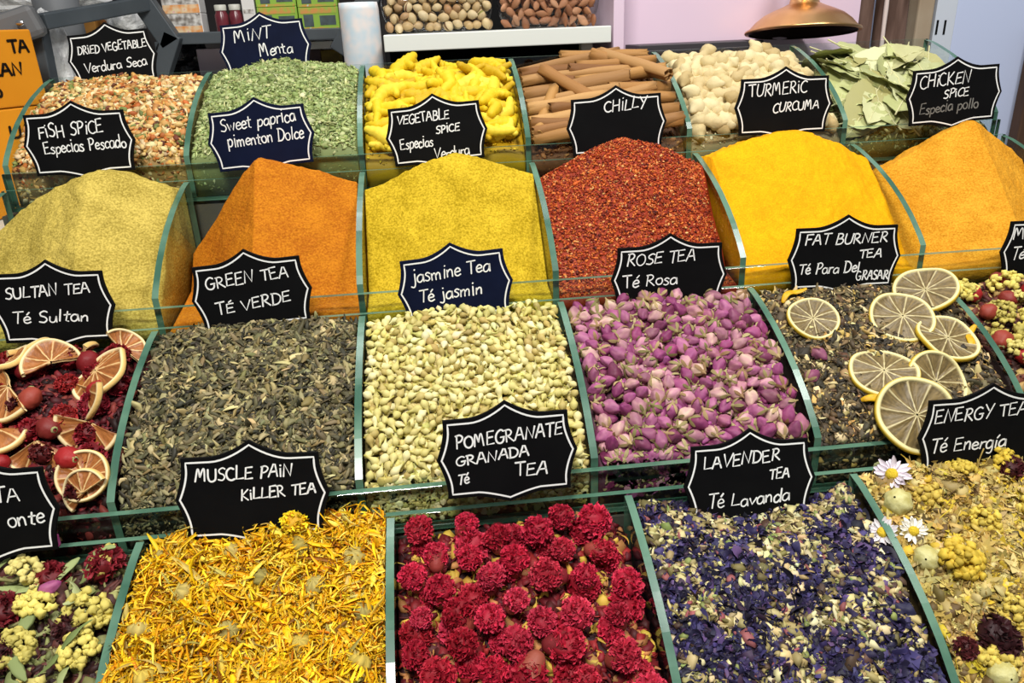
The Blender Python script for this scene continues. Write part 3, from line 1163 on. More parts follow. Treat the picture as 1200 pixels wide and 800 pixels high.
# -- citrus slices
def slice_proto(kind, rad, th, arc, seed, cup=1.0):
    """dried citrus slice: flesh with pale membranes, rind as a child"""
    r = np.random.default_rng(seed)
    a0, a1 = (0, 2 * math.pi) if arc >= 360 else (0, math.radians(arc))
    full = arc >= 360
    na, nr = (120 if full else 70), 14
    nseg = 10
    k1, k2, ph = r.uniform(-1, 1) * cup, r.uniform(-1, 1) * cup, r.uniform(0, 6)
    def warp(x, y):
        return (k1 * x * x - k2 * y * y) * 3.2 / 1 + .0018 * math.sin(x * 130 + ph) * cup
    pulp = s2l((128, 74, 34) if kind == 'orange' else (84, 70, 42))
    pulp2 = s2l((184, 116, 58) if kind == 'orange' else (140, 118, 72))
    memb = s2l((222, 186, 128) if kind == 'orange' else (200, 186, 138))
    streak = r.uniform(0, 1, 200) ** 1.3
    angs = np.linspace(a0, a1, na, endpoint=not full)
    rads = np.linspace(.03, 1, nr)
    def layer(zo, dent):
        V, C = [], []
        for q in rads:
            for a in angs:
                ph_ = (a / (2 * math.pi) * nseg) % 1
                dm = min(ph_, 1 - ph_) * 2 * math.pi / nseg * q * rad
                ismem = dm < .00055 or q < .09 or q > .94
                x, y = math.cos(a) * q * rad, math.sin(a) * q * rad
                d = 0 if ismem else -dent * min(1, dm / .003)
                V.append((x, y, zo + (d if zo > 0 else -d) + warp(x, y) + r.normal(0, .0002)))
                mixk = .6 * streak[int(a * 19) % 200] + .4 * r.uniform(0, 1) ** 1.4
                C.append(memb if ismem else pulp * (1 - mixk) + pulp2 * mixk)
        return np.array(V), np.array(C)
    mb = MB()
    def faces(off, flip):
        F = []
        for i in range(nr - 1):
            for j in range(na if full else na - 1):
                j2 = (j + 1) % na
                f = (off + i * na + j, off + i * na + j2, off + (i + 1) * na + j2, off + (i + 1) * na + j)
                F.append(f if not flip else f[::-1])
        return F
    V, C = layer(th / 2, .0012)
    mb.add(V, [tuple(x for x in f) for f in faces(0, True)], C)
    V2, C2 = layer(-th / 2, .0012)
    mb.add(V2, faces(0, False), C2)
    if not full:
        nV = nr * na
        for e in (0, na - 1):
            for i in range(nr - 1):
                mb.f.append([i * na + e, (i + 1) * na + e, nV + (i + 1) * na + e, nV + i * na + e]); mb.mi.append(0)
    o = mb.build(kind + '_slice', FLESH, None, True)
    # rind
    P = np.array([(math.cos(a) * rad * 1.02, math.sin(a) * rad * 1.02, warp(math.cos(a) * rad, math.sin(a) * rad)) for a in angs])
    hw, hh = rad * .055, th * .75
    V, F, Cc = [], [], []
    pith = s2l((236, 214, 164) if kind == 'orange' else (232, 220, 160))
    skin = s2l((228, 188, 112) if kind == 'orange' else (206, 172, 44))
    for p, a in zip(P, angs):
        d = np.array([math.cos(a), math.sin(a), 0])
        for (q, zz, c) in [(-1, hh * .8, pith), (.3, hh, pith), (1.2, hh * .6, skin), (1.3, -hh * .6, skin), (.3, -hh, pith), (-1, -hh * .8, pith)]:
            V.append(p + d * hw * q + np.array([0, 0, zz])); Cc.append(c)
    for j in range(na if full else na - 1):
        j2 = (j + 1) % na
        for k in range(6):
            kk = (k + 1) % 6
            F.append((j * 6 + k, j * 6 + kk, j2 * 6 + kk, j2 * 6 + k))
    if not full:
        F += [(0, 1, 2, 3, 4, 5), tuple((na - 1) * 6 + k for k in (5, 4, 3, 2, 1, 0))]
    mk('rind', V, F, RIND, o, np.array(Cc), True)
    return o


FLESH = tint_mat('citrus_flesh', .45, .4, (260, .35), .001)
RIND = tint_mat('citrus_rind', .6, .3, (300, .4), .0008)


def lay(o, b, px, py, tilt=0, tdir=0, spin=0, lift=.004):
    p = b.hit(px, py)
    n = b.normal(p[0], p[1])
    # tilt given in degrees about a heap direction
    R = rot_from(n, math.radians(spin), math.radians(tilt), math.radians(tdir))
    return pose(o, R, p + n * lift)


b23 = Bin(2, 3).fill(gap=.009, crown=.004, lump=.003, back=.003)
stuff_heap(b23, 'herbal_tea_mix', 'heap of dark chopped herbs and pale chips under the lemon slices', 'tea', leafbit + chip[:2] + petal[:2], 7200, .0058,
           [(74, 64, 46), (50, 44, 34), (110, 96, 66), (160, 138, 92), (206, 188, 136), (92, 70, 48), (196, 160, 90)], [5, 4, 4, 2.5, 1.6, 2, 1], LEAFY, (44, 38, 28), tilt=.6, depth=.006)
lem = [(951, 378, .0255, 360, 'small whole dried lemon slice at the left edge of the fat burner bin', 10, 80, 20),
       (1054, 377, .031, 360, 'yellow rimmed dried lemon slice with a dark centre near the fat burner sign', 12, 40, 0),
       (1084, 347, .031, 360, 'dried lemon slice tilted flat at the back right of the fat burner bin', 22, 10, 50),
       (1107, 402, .030, 360, 'brownish dried lemon slice in the right of the fat burner bin', 8, 200, 10),
       (1033, 441, .031, 360, 'large pale dried lemon slice in the middle of the fat burner bin', 6, 300, 35),
       (1094, 449, .030, 360, 'dried lemon slice tucked behind the peak of the energy tea sign', 8, 120, 70),
       (1064, 492, .036, 360, 'largest yellow rimmed dried lemon slice at the front beside the energy tea sign', 10, 20, 15)]
for i, (px, py, r_, arc, lb, ti, td, spn) in enumerate(lem):
    o = slice_proto('lemon', r_, .004, arc, 40 + i, .8)
    lay(o, b23, px, py, ti, td, spn, [.006, .007, .009, .007, .007, .005, .013][i])
    tag(o, lb, 'lemon slice', 'lemon slices in the fat burner tea bin')
    if i not in (5, 6): keep_inside([o], b23)
PEEL = mat('lemon_peel', (222, 176, 24), .5, .4, (198, 148, 16), 200, (300, .3))
for i, (px, py, L, an, lb) in enumerate([(1158, 402, .036, 105, 'yellow lemon peel strip against the right glass wall of the fat burner bin'),
                                         (1025, 478, .030, 10, 'short yellow peel strip left of the largest lemon slice'),
                                         (931, 352, .034, 60, 'curled pale yellow peel at the back left of the fat burner bin')]):
    k = np.linspace(0, 1, 12)
    P = np.stack([(k - .5) * L, .006 * np.sin(k * 3.14), .003 * np.sin(k * 6)], 1)
    V, F = tube_t(P, .0042 * np.sin(np.pi * np.clip(k * .9 + .05, 0, 1)) ** .4, 8, .3)
    o = mk('lemon_peel_strip', V, F, PEEL, None, None, True)
    lay(o, b23, px, py, 10, 50, an, .007)
    tag(o, lb, 'lemon peel')
    keep_inside([o], b23)
o = rosespare; lay(o, b23, 958, 417, 0, 0, 30, .005); tag(o, 'single pink rosebud by the left glass wall of the fat burner bin', 'rosebud')
o = rosespare2; lay(o, b23, 950, 444, 0, 0, 120, .005); tag(o, 'second rosebud down the left glass wall of the fat burner bin', 'rosebud')

# ---- crimson pomegranate flowers and pieces like them
POME = random_mat('crimson_petals', [(176, 28, 52), (196, 42, 70), (150, 20, 38), (206, 58, 86), (166, 30, 44), (186, 36, 64)], .6, .25, (180, .4), .0015)
HUSK = random_mat('flower_husk', [(130, 34, 40), (150, 66, 52), (110, 26, 34), (164, 92, 66), (124, 32, 40)], .55, .35, (120, .4), .0015, tint=False)


def ruffled_proto(name, seed, rad, m=None, husk=True, npet=125, showhusk=False):
    """pom-pom of crumpled petals on a leathery toothed cup"""
    r = np.random.default_rng(seed)
    mb = MB()
    V, F = ico(2)
    V = V * rad * .72 * np.array([1, 1, .8]) * (1 + .12 * r.standard_normal((len(V), 1)))
    mb.add(V, F, (.62, .5, .5))
    for q in range(npet):
        d = r.standard_normal(3)
        d[2] = d[2] * .9 + .3
        d /= np.linalg.norm(d)
        R = rot_from(d, r.uniform(0, 6.28), r.normal(0, .4), r.uniform(0, 6.28))
        pw, pl, f1, f2 = rad * r.uniform(.2, .36), rad * r.uniform(.14, .28), r.uniform(5, 10), r.uniform(0, 6)
        def sp(u, v):
            x = (u - .5) * pw * (.6 + .7 * v)
            return (x, rad * .13 * math.sin(u * f1 + f2) * (.3 + v), v * pl * (1 + .25 * math.sin(u * 13 + f2)))
        V, F = sheet_t(6, 4, sp)
        V = V @ R.T + d * rad * .64 * np.array([1, 1, .82])
        k = np.clip(r.normal(1.0, .15), .6, 1.4)
        C = np.tile(k * np.array([1, 1, 1]), (len(V), 1))
        C[-6:] *= np.array([1.22, 1.5, 1.4])
        mb.add(V, F, C)
    o = mb.build(name, m or POME, None, True)
    if husk:
        mb = MB()
        V, F = lathe_t([(.04 * rad, -.98 * rad), (.3 * rad, -.93 * rad), (.5 * rad, -.74 * rad), (.62 * rad, -.48 * rad), (.69 * rad, -.2 * rad), (.74 * rad, .05 * rad)], 18,
                       lambda s, a: (1 + .14 * math.sin(6 * a) * s + .05 * math.sin(12 * a)) * .84)
        ring = 5 * 18
        for k in range(18):
            V[ring + k, 2] += .24 * rad * (1 if (k % 3 == 1) else -.3)
            V[ring + k, :2] *= 1.1
        mb.add(V, F)
        up = (r.uniform(-.5, .5), r.uniform(-.5, .5), 1) if not showhusk else (1, -.4, .1)
        Rt = rot_from(up, 0)
        h = mb.build('calyx', HUSK, o, True)
        h.rotation_euler = Matrix(Rt.tolist()).to_euler()
        h.location = tuple(np.asarray(Rt) @ np.array([0, 0, -.22 * rad]))
    return o


# -- sultan tea bin: orange slices and red dried flowers
b2m = Bin(2, -1).fill(gap=.014, crown=.004, lump=.005, back=-.012)
bed(b2m, 'red_petal_crumbs', 'dark red petal crumbs beneath the orange slices', 'tea', [(84, 20, 28), (110, 30, 36), (58, 18, 22), (130, 54, 46), (44, 22, 20)], (46, 14, 16), .008, 2600, .006, chip + sliver)
rp_ = [ruffled_proto('red_dried_flower', 60 + i, RNG.uniform(.013, .018), random_mat('deep_red_petals%s' % ('' if i == 0 else '_' + 'bcd'[i - 1]), [[(110, 18, 26), (140, 26, 36), (84, 14, 20)], [(150, 34, 50), (120, 24, 34)], [(70, 18, 22), (100, 30, 30)], [(160, 40, 40), (136, 28, 30)]][i], .55, .3, (180, .4), .0015), False, 80) for i in range(4)]
pts = b2m.darts(.029, 60, .012)
strew(rp_, pts, b2m, 'deep red crumpled dried flower among the orange slices of the sultan tea', 'dried flower', 'red flowers in the sultan tea bin', .5, .004)
ors = [(118, 447, .030, 360, 'round dried orange slice standing against another in the sultan tea bin', 38, 15, 0),
       (108, 462, .031, 200, 'curved orange rind slice leaning behind the round orange slice', 55, 20, 220),
       (62, 437, .026, 190, 'half orange slice lying near the top middle of the sultan tea bin', 18, 100, 20),
       (22, 462, .034, 180, 'pale half orange slice with a white rim at the left of the sultan tea bin', 14, 30, 185),
       (8, 436, .025, 360, 'curled pale orange slice at the far left under the sultan tea sign', 35, 330, 0),
       (2, 508, .030, 200, 'orange slice cut by the left edge of the photo', 12, 300, 300),
       (117, 500, .030, 175, 'half orange slice against the right glass wall halfway down', 18, 60, 190),
       (50, 523, .032, 120, 'thin orange peel wedge lying above the black sign at left', 40, 90, 210),
       (106, 408, .020, 220, 'pale curled orange slice below the right corner of the sultan tea sign', 40, 10, 40),
       (142, 408, .021, 180, 'flat orange slice at the back right corner of the sultan tea bin', 20, 60, 0),
       (48, 412, .018, 120, 'triangular orange piece directly under the sultan tea sign', 45, 330, 30),
       (115, 565, .022, 360, 'small pinkish orange slice low by the right glass wall', 20, 60, 0),
       (113, 590, .020, 200, 'small pale orange slice in the front right corner of the sultan tea bin', 30, 60, 60),
       (10, 414, .018, 150, 'orange sliver at the left under the sultan tea sign', 40, 320, 90)]
for i, (px, py, r_, arc, lb, ti, td, spn) in enumerate(ors):
    o = slice_proto('orange', r_, .004, arc, 70 + i, 1.5)
    lay(o, b2m, px, py, ti, td, spn, .011 if py > 420 else .006)
    tag(o, lb, 'orange slice', 'orange slices in the sultan tea bin')
    keep_inside([o], b2m)

# -- yellow flower clusters (statice / yarrow)
def cluster_proto(name, seed, rad, m, n=26, stem=True):
    r = np.random.default_rng(seed)
    mb = MB()
    for q in range(n):
        d = r.standard_normal(3)
        d[2] = abs(d[2]) * .8
        d /= np.linalg.norm(d)
        V, F = ico(1)
        V = V * (1 + .22 * r.standard_normal((len(V), 1)))
        R = rot_from(d, r.uniform(0, 6))
        V = (V * rad * r.uniform(.13, .24) * np.array([1, 1, .8])) @ R.T + d * rad * r.uniform(.55, .95) * np.array([1.1, 1.1, .7])
        mb.add(V, F, np.clip(r.normal(1, .12), .65, 1.3) * np.array([1, 1, 1]))
    o = mb.build(name, m, None, True)
    if stem:
        P = np.array([(0, 0, .35 * rad), (.1 * rad, 0, -.2 * rad), (.4 * rad, .15 * rad, -.5 * rad), (1.1 * rad, .2 * rad, -.6 * rad), (1.6 * rad, .1 * rad, -.5 * rad)])
        V, F = tube_t(P, .09 * rad, 6)
        mk('stem', V, F, STEM, o, None, True)
    return o


STEM = mat('dry_stem', (150, 146, 96), .7, .2)
STAT = random_mat('yellow_green_flowers', [(204, 186, 92), (216, 200, 104), (182, 168, 84), (224, 210, 132)], .65, .25)
YARR = random_mat('yellow_flowers', [(212, 188, 66), (198, 168, 58), (220, 200, 96), (186, 156, 66)], .65, .25)
LEAFR = random_mat('green_leaf_skin', [(128, 142, 84), (158, 170, 112), (100, 116, 62), (172, 178, 124)], .65, .25, tint=False)


def curl_leaf_proto(name, seed, L, m):
    r = np.random.default_rng(seed)
    n = 14
    k = np.linspace(0, 1, n)
    P = np.stack([(k - .5) * L, L * .16 * np.sin(k * r.uniform(2, 5) + seed), L * .12 * np.cos(k * 4 + seed)], 1)
    V, F = tube_t(P, L * .095 * np.sin(np.pi * np.clip(k * .92 + .04, 0, 1)) ** .8 * (1 + .3 * np.sin(k * 17 + seed)), 10, .16, rfun=lambda s, a: 1 + .18 * math.sin(3 * a + 11 * s))
    return mk(name, V, F, m, None, None, True)


b24 = Bin(2, 4).fill(gap=.012, crown=.004, lump=.004)
bed(b24, 'dark_herb_crumbs', 'dark red and brown herb crumbs in the rightmost second tier bin', 'tea', [(84, 34, 34), (110, 60, 44), (60, 36, 30), (180, 150, 90)], (48, 24, 22), .008, 2200, .006, chip + sliver)
pr_ = [cluster_proto('pale_flower_cluster', 80 + i, RNG.uniform(.013, .018), STAT, 52, False) for i in range(3)]
strew(pr_, b24.darts(.029, 24, .014), b24, 'pale yellow flower cluster in the rightmost second tier bin', 'flower', 'pale flowers in the right bin of the second tier', .4, .004)
BERRY = random_mat('red_berry_skin', [(132, 20, 26), (160, 34, 34), (100, 14, 22), (150, 60, 44)], .55, .35, (140, .6), .0012, tint=False)


def berry_proto(seed, rad):
    r = np.random.default_rng(seed)
    V, F = ico(2)
    V = V * rad * np.array([1.1, .95, .9]) * (1 + .05 * r.standard_normal((len(V), 1)))
    o = mk('dried_rosehip', V, F, BERRY, None, None, True)
    V, F = lathe_t([(.12 * rad, .8 * rad), (.3 * rad, 1.02 * rad), (.16 * rad, 1.12 * rad)], 8)
    mk('stem_end', V @ rot_from((1, .3, .2), 0).T, F, STEM, o)
    return o


pr_ = [berry_proto(10 + i, RNG.uniform(.010, .0135)) for i in range(3)]
strew(pr_, b2m.darts(.045, 16, .02, rng=np.random.default_rng(3)), b2m, 'red wrinkled dried rosehip between the orange slices of the sultan tea', 'rosehip', 'rosehips in the sultan tea bin', .8, .007)
pr_ = [berry_proto(i, RNG.uniform(.009, .0125)) for i in range(4)]
strew(pr_, b24.darts(.026, 26, .012, rng=np.random.default_rng(5)), b24, 'dark red dried rosehip in the rightmost second tier bin', 'rosehip', 'rosehips in the right bin of the second tier', .8, .004)

# ------------------------------------------------------------------ lowest tier
# -- calendula
PET = tint_mat('dried_petals', .55, .25)
b10 = Bin(1, 0).fill(gap=.008, crown=.010, back=.004, lump=.006)
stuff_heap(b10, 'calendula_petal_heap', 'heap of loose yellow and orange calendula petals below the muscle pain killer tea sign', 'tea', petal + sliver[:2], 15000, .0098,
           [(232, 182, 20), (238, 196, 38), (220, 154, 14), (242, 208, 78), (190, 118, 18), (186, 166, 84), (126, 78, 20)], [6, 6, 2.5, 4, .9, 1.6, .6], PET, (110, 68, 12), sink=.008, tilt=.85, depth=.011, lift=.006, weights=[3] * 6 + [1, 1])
CALY = random_mat('calendula_bracts', [(156, 142, 78), (180, 160, 88), (132, 122, 66), (190, 164, 70)], .7, .2)
CALP = random_mat('calendula_rays', [(238, 190, 20), (246, 206, 40), (230, 166, 14)], .6, .25)


def calendula_proto(seed, rad=.011, tall=1.0):
    """dried head: ribbed grey-green cup with a tuft of yellow rays"""
    r = np.random.default_rng(seed)
    mb = MB()
    V, F = lathe_t([(.03 * rad, .55 * rad), (.5 * rad, .5 * rad), (.85 * rad, .2 * rad), (1.0 * rad, -.15 * rad), (.8 * rad, -.5 * rad), (.3 * rad, -.6 * rad), (.02 * rad, -.6 * rad)], 30,
                   lambda s, a: 1 + .16 * math.sin(9 * a + 8 * s))
    C = 1 + .25 * np.sin(np.arctan2(V[:, 1], V[:, 0]) * 9)[:, None] * np.ones((1, 3))
    mb.add(V, F, C)
    o = mb.build('dried_calendula', CALY, None, True)
    mb = MB()
    for q in range(44):
        a = r.uniform(0, 6.28)
        l = rad * r.uniform(.9, 1.9) * tall
        out, cur = r.uniform(.3, 1.0), r.uniform(-.6, .8)
        def sp(u, v):
            rr = rad * .8 + v * l * out
            aa = a + (u - .5) * .16 * (1 - .4 * v) + cur * v
            return (rr * math.cos(aa), rr * math.sin(aa), -.45 * rad - v * l * (1.1 - out) * .9 + .25 * rad * math.sin(v * 4 + q))
        V, F = sheet_t(3, 6, sp)
        mb.add(V, F, np.clip(r.normal(1, .1), .7, 1.2) * np.array([1, 1, 1]))
    mb.build('ray_petals', CALP, o, True)
    return o


pr_ = [calendula_proto(i, RNG.uniform(.0085, .0112)) for i in range(4)]
strew(pr_, b10.darts(.040, 22, .018), b10, 'grey green calendula seed head with yellow petals in the calendula bin', 'calendula', 'calendula heads in the lowest tier', 1.0, .006, None, (.85, 1.15))

# full yellow calendula blossoms, two of them standing up in front of the muscle pain sign
CALF = random_mat('calendula_blossom', [(246, 206, 30), (250, 216, 60), (240, 190, 20)], .6, .25)
cfl = [ruffled_proto('calendula_blossom', 170 + i, [.0135, .012, .011][i], CALF, False, 80) for i in range(3)]
for i, (px, py, dy, s, lb) in enumerate([(345, 612, .030, 1.05, 'yellow calendula blossom standing highest in front of the muscle pain sign'), (340, 634, .036, 1.1, 'yellow calendula blossom just under the highest one by the muscle pain sign')]):
    o = copy_tree(cfl[i])
    pose(o, rot_from((.1, -.5, .6), i * 2.0), at_y(px, py, yr(1) + D - dy), s)
    tag(o, lb, 'calendula blossom')
strew(cfl, b10.darts(.05, 16, .018, rng=np.random.default_rng(31)), b10, 'loose full yellow calendula blossom lying in the calendula petals', 'calendula blossom', 'calendula blossoms lying in the petals', .5, .002)

# -- pomegranate flowers
b11 = Bin(1, 1).fill(gap=.012, crown=.008, back=.008, lump=.005, lscale=.04)
bed(b11, 'petal_crumbs', 'yellow and dark red petal crumbs between the pomegranate flowers', 'tea', [(150, 40, 40), (96, 20, 28), (206, 170, 70), (70, 24, 24), (176, 120, 70), (120, 30, 36)], (46, 14, 18), .018, 3000, .006, petal[:3] + chip + sliver)  # crumbs and core darkened to paint the shade in the gaps between flowers
pr_ = [ruffled_proto('pomegranate_flower', 20 + i, RNG.uniform(.0125, .0175), showhusk=(i == 6)) for i in range(7)]
pts = np.concatenate([b11.darts(.03, 46, .014) - [0, 0, .016], b11.darts(.0262, 88, .014)])
strew(pr_, pts, b11, 'crimson ruffled pomegranate flower in the bin below the pomegranate tea sign', 'pomegranate flower', 'pomegranate flowers in the lowest tier', .5, .004, None, (.8, 1.25))

# -- lavender / mallow mix
crumple = []
for q in range(5):
    r = np.random.default_rng(900 + q)
    f1, f2, f3 = r.uniform(4, 8), r.uniform(0, 6), r.uniform(3, 7)
    V, F = sheet_t(6, 6, lambda u, v: ((u - .5) * 1.7 * (.5 + .6 * v), (v - .5) * 1.5 + .2 * math.sin(u * f1), .38 * math.sin(u * f1 + f2) * math.cos(v * f3 + f2)))
    crumple.append((V, F, None))
b12 = Bin(1, 2).fill(gap=.008, crown=.006, back=-.027, lump=.003)
def lav():
    # two kinds of pieces in one uncountable mix: crumpled violet petals and cream bits
    b = b12
    n1, n2 = 4300, 5200
    n = n1 + n2
    tp = crumple + chip + sliver + jt[:2]
    x = RNG.uniform(b.x0 + .004, b.x1 - .004, n); y = RNG.uniform(b.y0 + .002, b.y1 - .003, n)
    T = np.stack([x, y, b.z(x, y) + .002 - RNG.uniform(0, .005, n)], 1)
    N = b.normal(x, y)
    nf = 500
    xf = RNG.uniform(b.x0 + .004, b.x1 - .004, nf)
    Tf = np.stack([xf, np.full(nf, b.y0 + .002), b.zb + .005 + (zr(1) - .01 - b.zb) * RNG.uniform(0, 1, nf)], 1)
    T = np.concatenate([T, Tf]); N = np.concatenate([N, np.tile([0, -1., .1], (nf, 1))])
    isv = RNG.uniform(-1, 1, n + nf) < .75 * vnoise(T[:, 0] + 9, T[:, 1] + 9, .018, 4242) - .05
    nt_ = n + nf
    R = rots(N, RNG.uniform(0, 6.28, nt_), np.abs(RNG.normal(0, .7, nt_)), RNG.uniform(0, 6.28, nt_))
    pick = np.where(isv, RNG.integers(0, 5, nt_), RNG.integers(5, len(tp), nt_))
    S = np.where(isv, .0052, .0042) * RNG.lognormal(0, .28, nt_)
    C = np.where(isv[:, None], palette([(52, 46, 82), (40, 36, 62), (70, 62, 106), (32, 29, 44), (90, 68, 108), (60, 44, 62)], nt_, [5, 5, 2, 3, 1, 1], .15),
                 palette([(190, 174, 122), (156, 140, 92), (210, 198, 152), (110, 100, 60), (128, 138, 78), (140, 80, 80), (80, 62, 50)], nt_, [4, 4, 2.5, 2.5, 1.2, .7, 1.5], .14))
    V, F, Cc = merge_pieces(tp, T, R, S, pick, C)
    V[:, 0] = np.clip(V[:, 0], b.x0, b.x1); V[:, 1] = np.clip(V[:, 1], b.y0 - .0008, b.y1 + .001)
    cv, cf = b.core(.006, 50)
    F = F + [f + len(V) for f in cf]
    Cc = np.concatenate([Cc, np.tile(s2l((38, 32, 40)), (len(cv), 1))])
    o = mk_fast('lavender_tea_heap', np.concatenate([V, cv]), F, PET, None, Cc, False)
    tag(o, 'heap of dark violet petals mixed with cream buds below the lavender tea sign', 'tea', kind='stuff')
lav()

WPET = random_mat('white_petals', [(226, 216, 226), (236, 232, 220), (214, 198, 214)], .6, .25)
YEYE = mat('yellow_flower_eye', (222, 190, 50), .7, .2, bump=(900, .8))


def daisy_proto(seed, rad=.014):
    r = np.random.default_rng(seed)
    mb = MB()
    for ring in range(2):
        for q in range(13):
            a = q * 6.283 / 13 + ring * .24 + r.normal(0, .06)
            dr = r.uniform(-.5, .5)
            def sp(u, v):
                rr = rad * (.18 + .82 * v) * (1 - .12 * ring)
                aa = a + (u - .5) * .5 * math.sin(math.pi * (.15 + .8 * v))
                return (rr * math.cos(aa), rr * math.sin(aa), rad * (.1 * ring + dr * v * v * .8 + .05 * math.cos(u * 6)))
            V, F = sheet_t(4, 5, sp)
            mb.add(V, F)
    o = mb.build('white_flower', WPET, None, True)
    V, F = ico(2)
    V = V * rad * .34 * np.array([1, 1, .7]) * (1 + .06 * r.standard_normal((len(V), 1))) + [0, 0, rad * .12]
    mk('flower_eye', V, F, YEYE, o, None, True)
    return o


for i, (px, py, lb, bb) in enumerate([(1033, 628, 'white flower with a yellow eye lying against the left side of the curved divider', b12)]):
    o = daisy_proto(i)
    lay(o, bb, px, py, 15, 40, 0, .006)
    tag(o, lb, 'flower')

# -- energy tea
b13 = Bin(1, 3).fill(gap=.008, crown=.006, back=.012, lump=.004)
star = []
for q in range(3):
    r = np.random.default_rng(77 + q)
    mb = MB()
    for k in range(6):
        a = k * 1.047 + r.normal(0, .2)
        dr = r.uniform(-.4, .5)
        V, F = sheet_t(3, 4, lambda u, v: (math.cos(a) * v + (u - .5) * .5 * math.sin(a) * math.sin(3.1 * min(1, .2 + v * .8)), math.sin(a) * v - (u - .5) * .5 * math.cos(a) * math.sin(3.1 * min(1, .2 + v * .8)), dr * v + .1))
        mb.add(V, F)
    V, F = ico(0)
    mb.add(V * .3, F)
    V, F, C = mb.arrays()
    star.append((V, F, None))
stem_t = []
for q in range(2):
    k = np.linspace(-1, 1, 6)
    V, F = tube_t(np.stack([k * 1.8, .25 * np.sin(k * 2 + q), .1 * np.cos(k * 3)], 1), .07, 4)
    stem_t.append((V, F, None))
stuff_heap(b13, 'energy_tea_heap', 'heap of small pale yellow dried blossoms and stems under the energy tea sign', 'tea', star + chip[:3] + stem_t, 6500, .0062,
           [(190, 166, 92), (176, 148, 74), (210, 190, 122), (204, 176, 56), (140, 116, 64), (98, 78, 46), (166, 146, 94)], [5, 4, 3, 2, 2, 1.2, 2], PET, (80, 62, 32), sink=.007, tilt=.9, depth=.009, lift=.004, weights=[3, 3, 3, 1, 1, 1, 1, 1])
pr_ = [cluster_proto('yellow_flower_cluster', 30 + i, RNG.uniform(.012, .017), YARR, 60, False) for i in range(3)]
strew(pr_, b13.darts(.045, 18, .016), b13, 'bright yellow flower cluster in the energy tea bin', 'flower', 'yellow flower clusters in the energy tea', .4, .004)
GLOBE = mat('pale_green_bud', (206, 200, 140), .6, .3, (180, 170, 100), 150, (200, .5))


def globe_proto(seed, rad):
    """tight round dried flower bud of overlapping bracts"""
    r = np.random.default_rng(seed)
    V, F = lathe_t([(rad * math.sin(a), -rad * math.cos(a) * .95) for a in np.linspace(.08, 3.06, 14)], 24, lambda s, a: 1 + .07 * math.sin(6 * a + 7 * s) + .03 * math.sin(12 * a - 14 * s))
    o = mk('round_flower_bud', V, F, GLOBE, None, None, True)
    V, F = tube_t([(0, 0, -.9 * rad), (.1 * rad, 0, -1.3 * rad), (.4 * rad, .2 * rad, -1.6 * rad)], .14 * rad, 6)
    mk('stem', V, F, STEM, o, None, True)
    return o


for i, (px, py, lb, rad) in enumerate([(1050, 592, 'pale green round dried bud at the top left of the energy tea bin', .0125),
                                       (1085, 657, 'pale green round dried bud halfway down beside the curved divider', .011),
                                       (1170, 792, 'pale round dried bud at the bottom right of the photo', .011)]):
    o = globe_proto(i, rad)
    lay(o, b13, px, py, 30, 50 * i, 0, .006)
    tag(o, lb, 'flower bud', 'pale round buds in the energy tea')
o = daisy_proto(5, .017); lay(o, b13, 1046, 562, 30, 20, 0, .008); tag(o, 'lilac white flower at the top left corner of the energy tea bin', 'flower'); keep_inside([o], b13)
o = daisy_proto(6, .013); lay(o, b13, 1068, 626, 30, 80, 0, .006); tag(o, 'white flower on the right side of the curved divider in the energy tea bin', 'flower'); keep_inside([o], b13)
DRED = random_mat('dark_hibiscus', [(70, 26, 30), (92, 34, 36), (54, 22, 26)], .55, .3, (160, .4), .0015)
for i, (px, py, lb) in enumerate([(1162, 747, 'dark maroon crumpled flower at the bottom right of the energy tea bin'), (1180, 552, 'dark brown crumpled flower under the energy tea sign'), (1128, 760, 'small dark red flower left of the maroon one in the energy tea bin')]):
    o = ruffled_proto('dark_dried_flower', 130 + i, [.021, .015, .011][i], DRED, False, 80)
    lay(o, b13, px, py, 10, 30, 40 * i, .006)
    tag(o, lb, 'dried flower')

# -- mixed flower tea at the far left
b1m = Bin(1, -1).fill(gap=.012, crown=.006, lump=.005, back=.004)
bed(b1m, 'mixed_herb_crumbs', 'dark brown and green herb crumbs in the leftmost lowest bin', 'tea', [(70, 40, 34), (52, 28, 26), (110, 110, 66), (150, 150, 96), (90, 50, 44)], (44, 24, 22), .008, 3000, .007, chip + sliver)
pr_ = [cluster_proto('statice_flower_cluster', 140 + i, RNG.uniform(.014, .02), STAT, 60, True) for i in range(4)]
strew(pr_, b1m.darts(.034, 34, .014), b1m, 'pale yellow green flower cluster in the leftmost lowest bin', 'flower', 'pale flower clusters in the leftmost lowest bin', .4, .005)
pr_ = [ruffled_proto('hibiscus_flower', 150 + i, RNG.uniform(.014, .02), random_mat('hibiscus_petals' + ['', '_pale', '_dark'][i], [[(130, 32, 42), (96, 26, 32)], [(160, 60, 60), (120, 40, 46)], [(66, 28, 30), (86, 34, 34)]][i], .55, .3, (160, .4), .0015), False, 80) for i in range(3)]
strew(pr_, b1m.darts(.04, 24, .016, rng=np.random.default_rng(9)), b1m, 'dark red crumpled hibiscus flower in the leftmost lowest bin', 'hibiscus flower', 'hibiscus flowers in the leftmost lowest bin', .5, .004)
pr_ = [curl_leaf_proto('curled_green_leaf', i, RNG.uniform(.04, .06), LEAFR) for i in range(5)]
strew(pr_, b1m.darts(.03, 34, .02, rng=np.random.default_rng(12)), b1m, 'curled grey green leaf in the leftmost lowest bin', 'dried leaf', 'curled leaves in the leftmost lowest bin', .6, .010)
pbud = rosebud_proto(33)
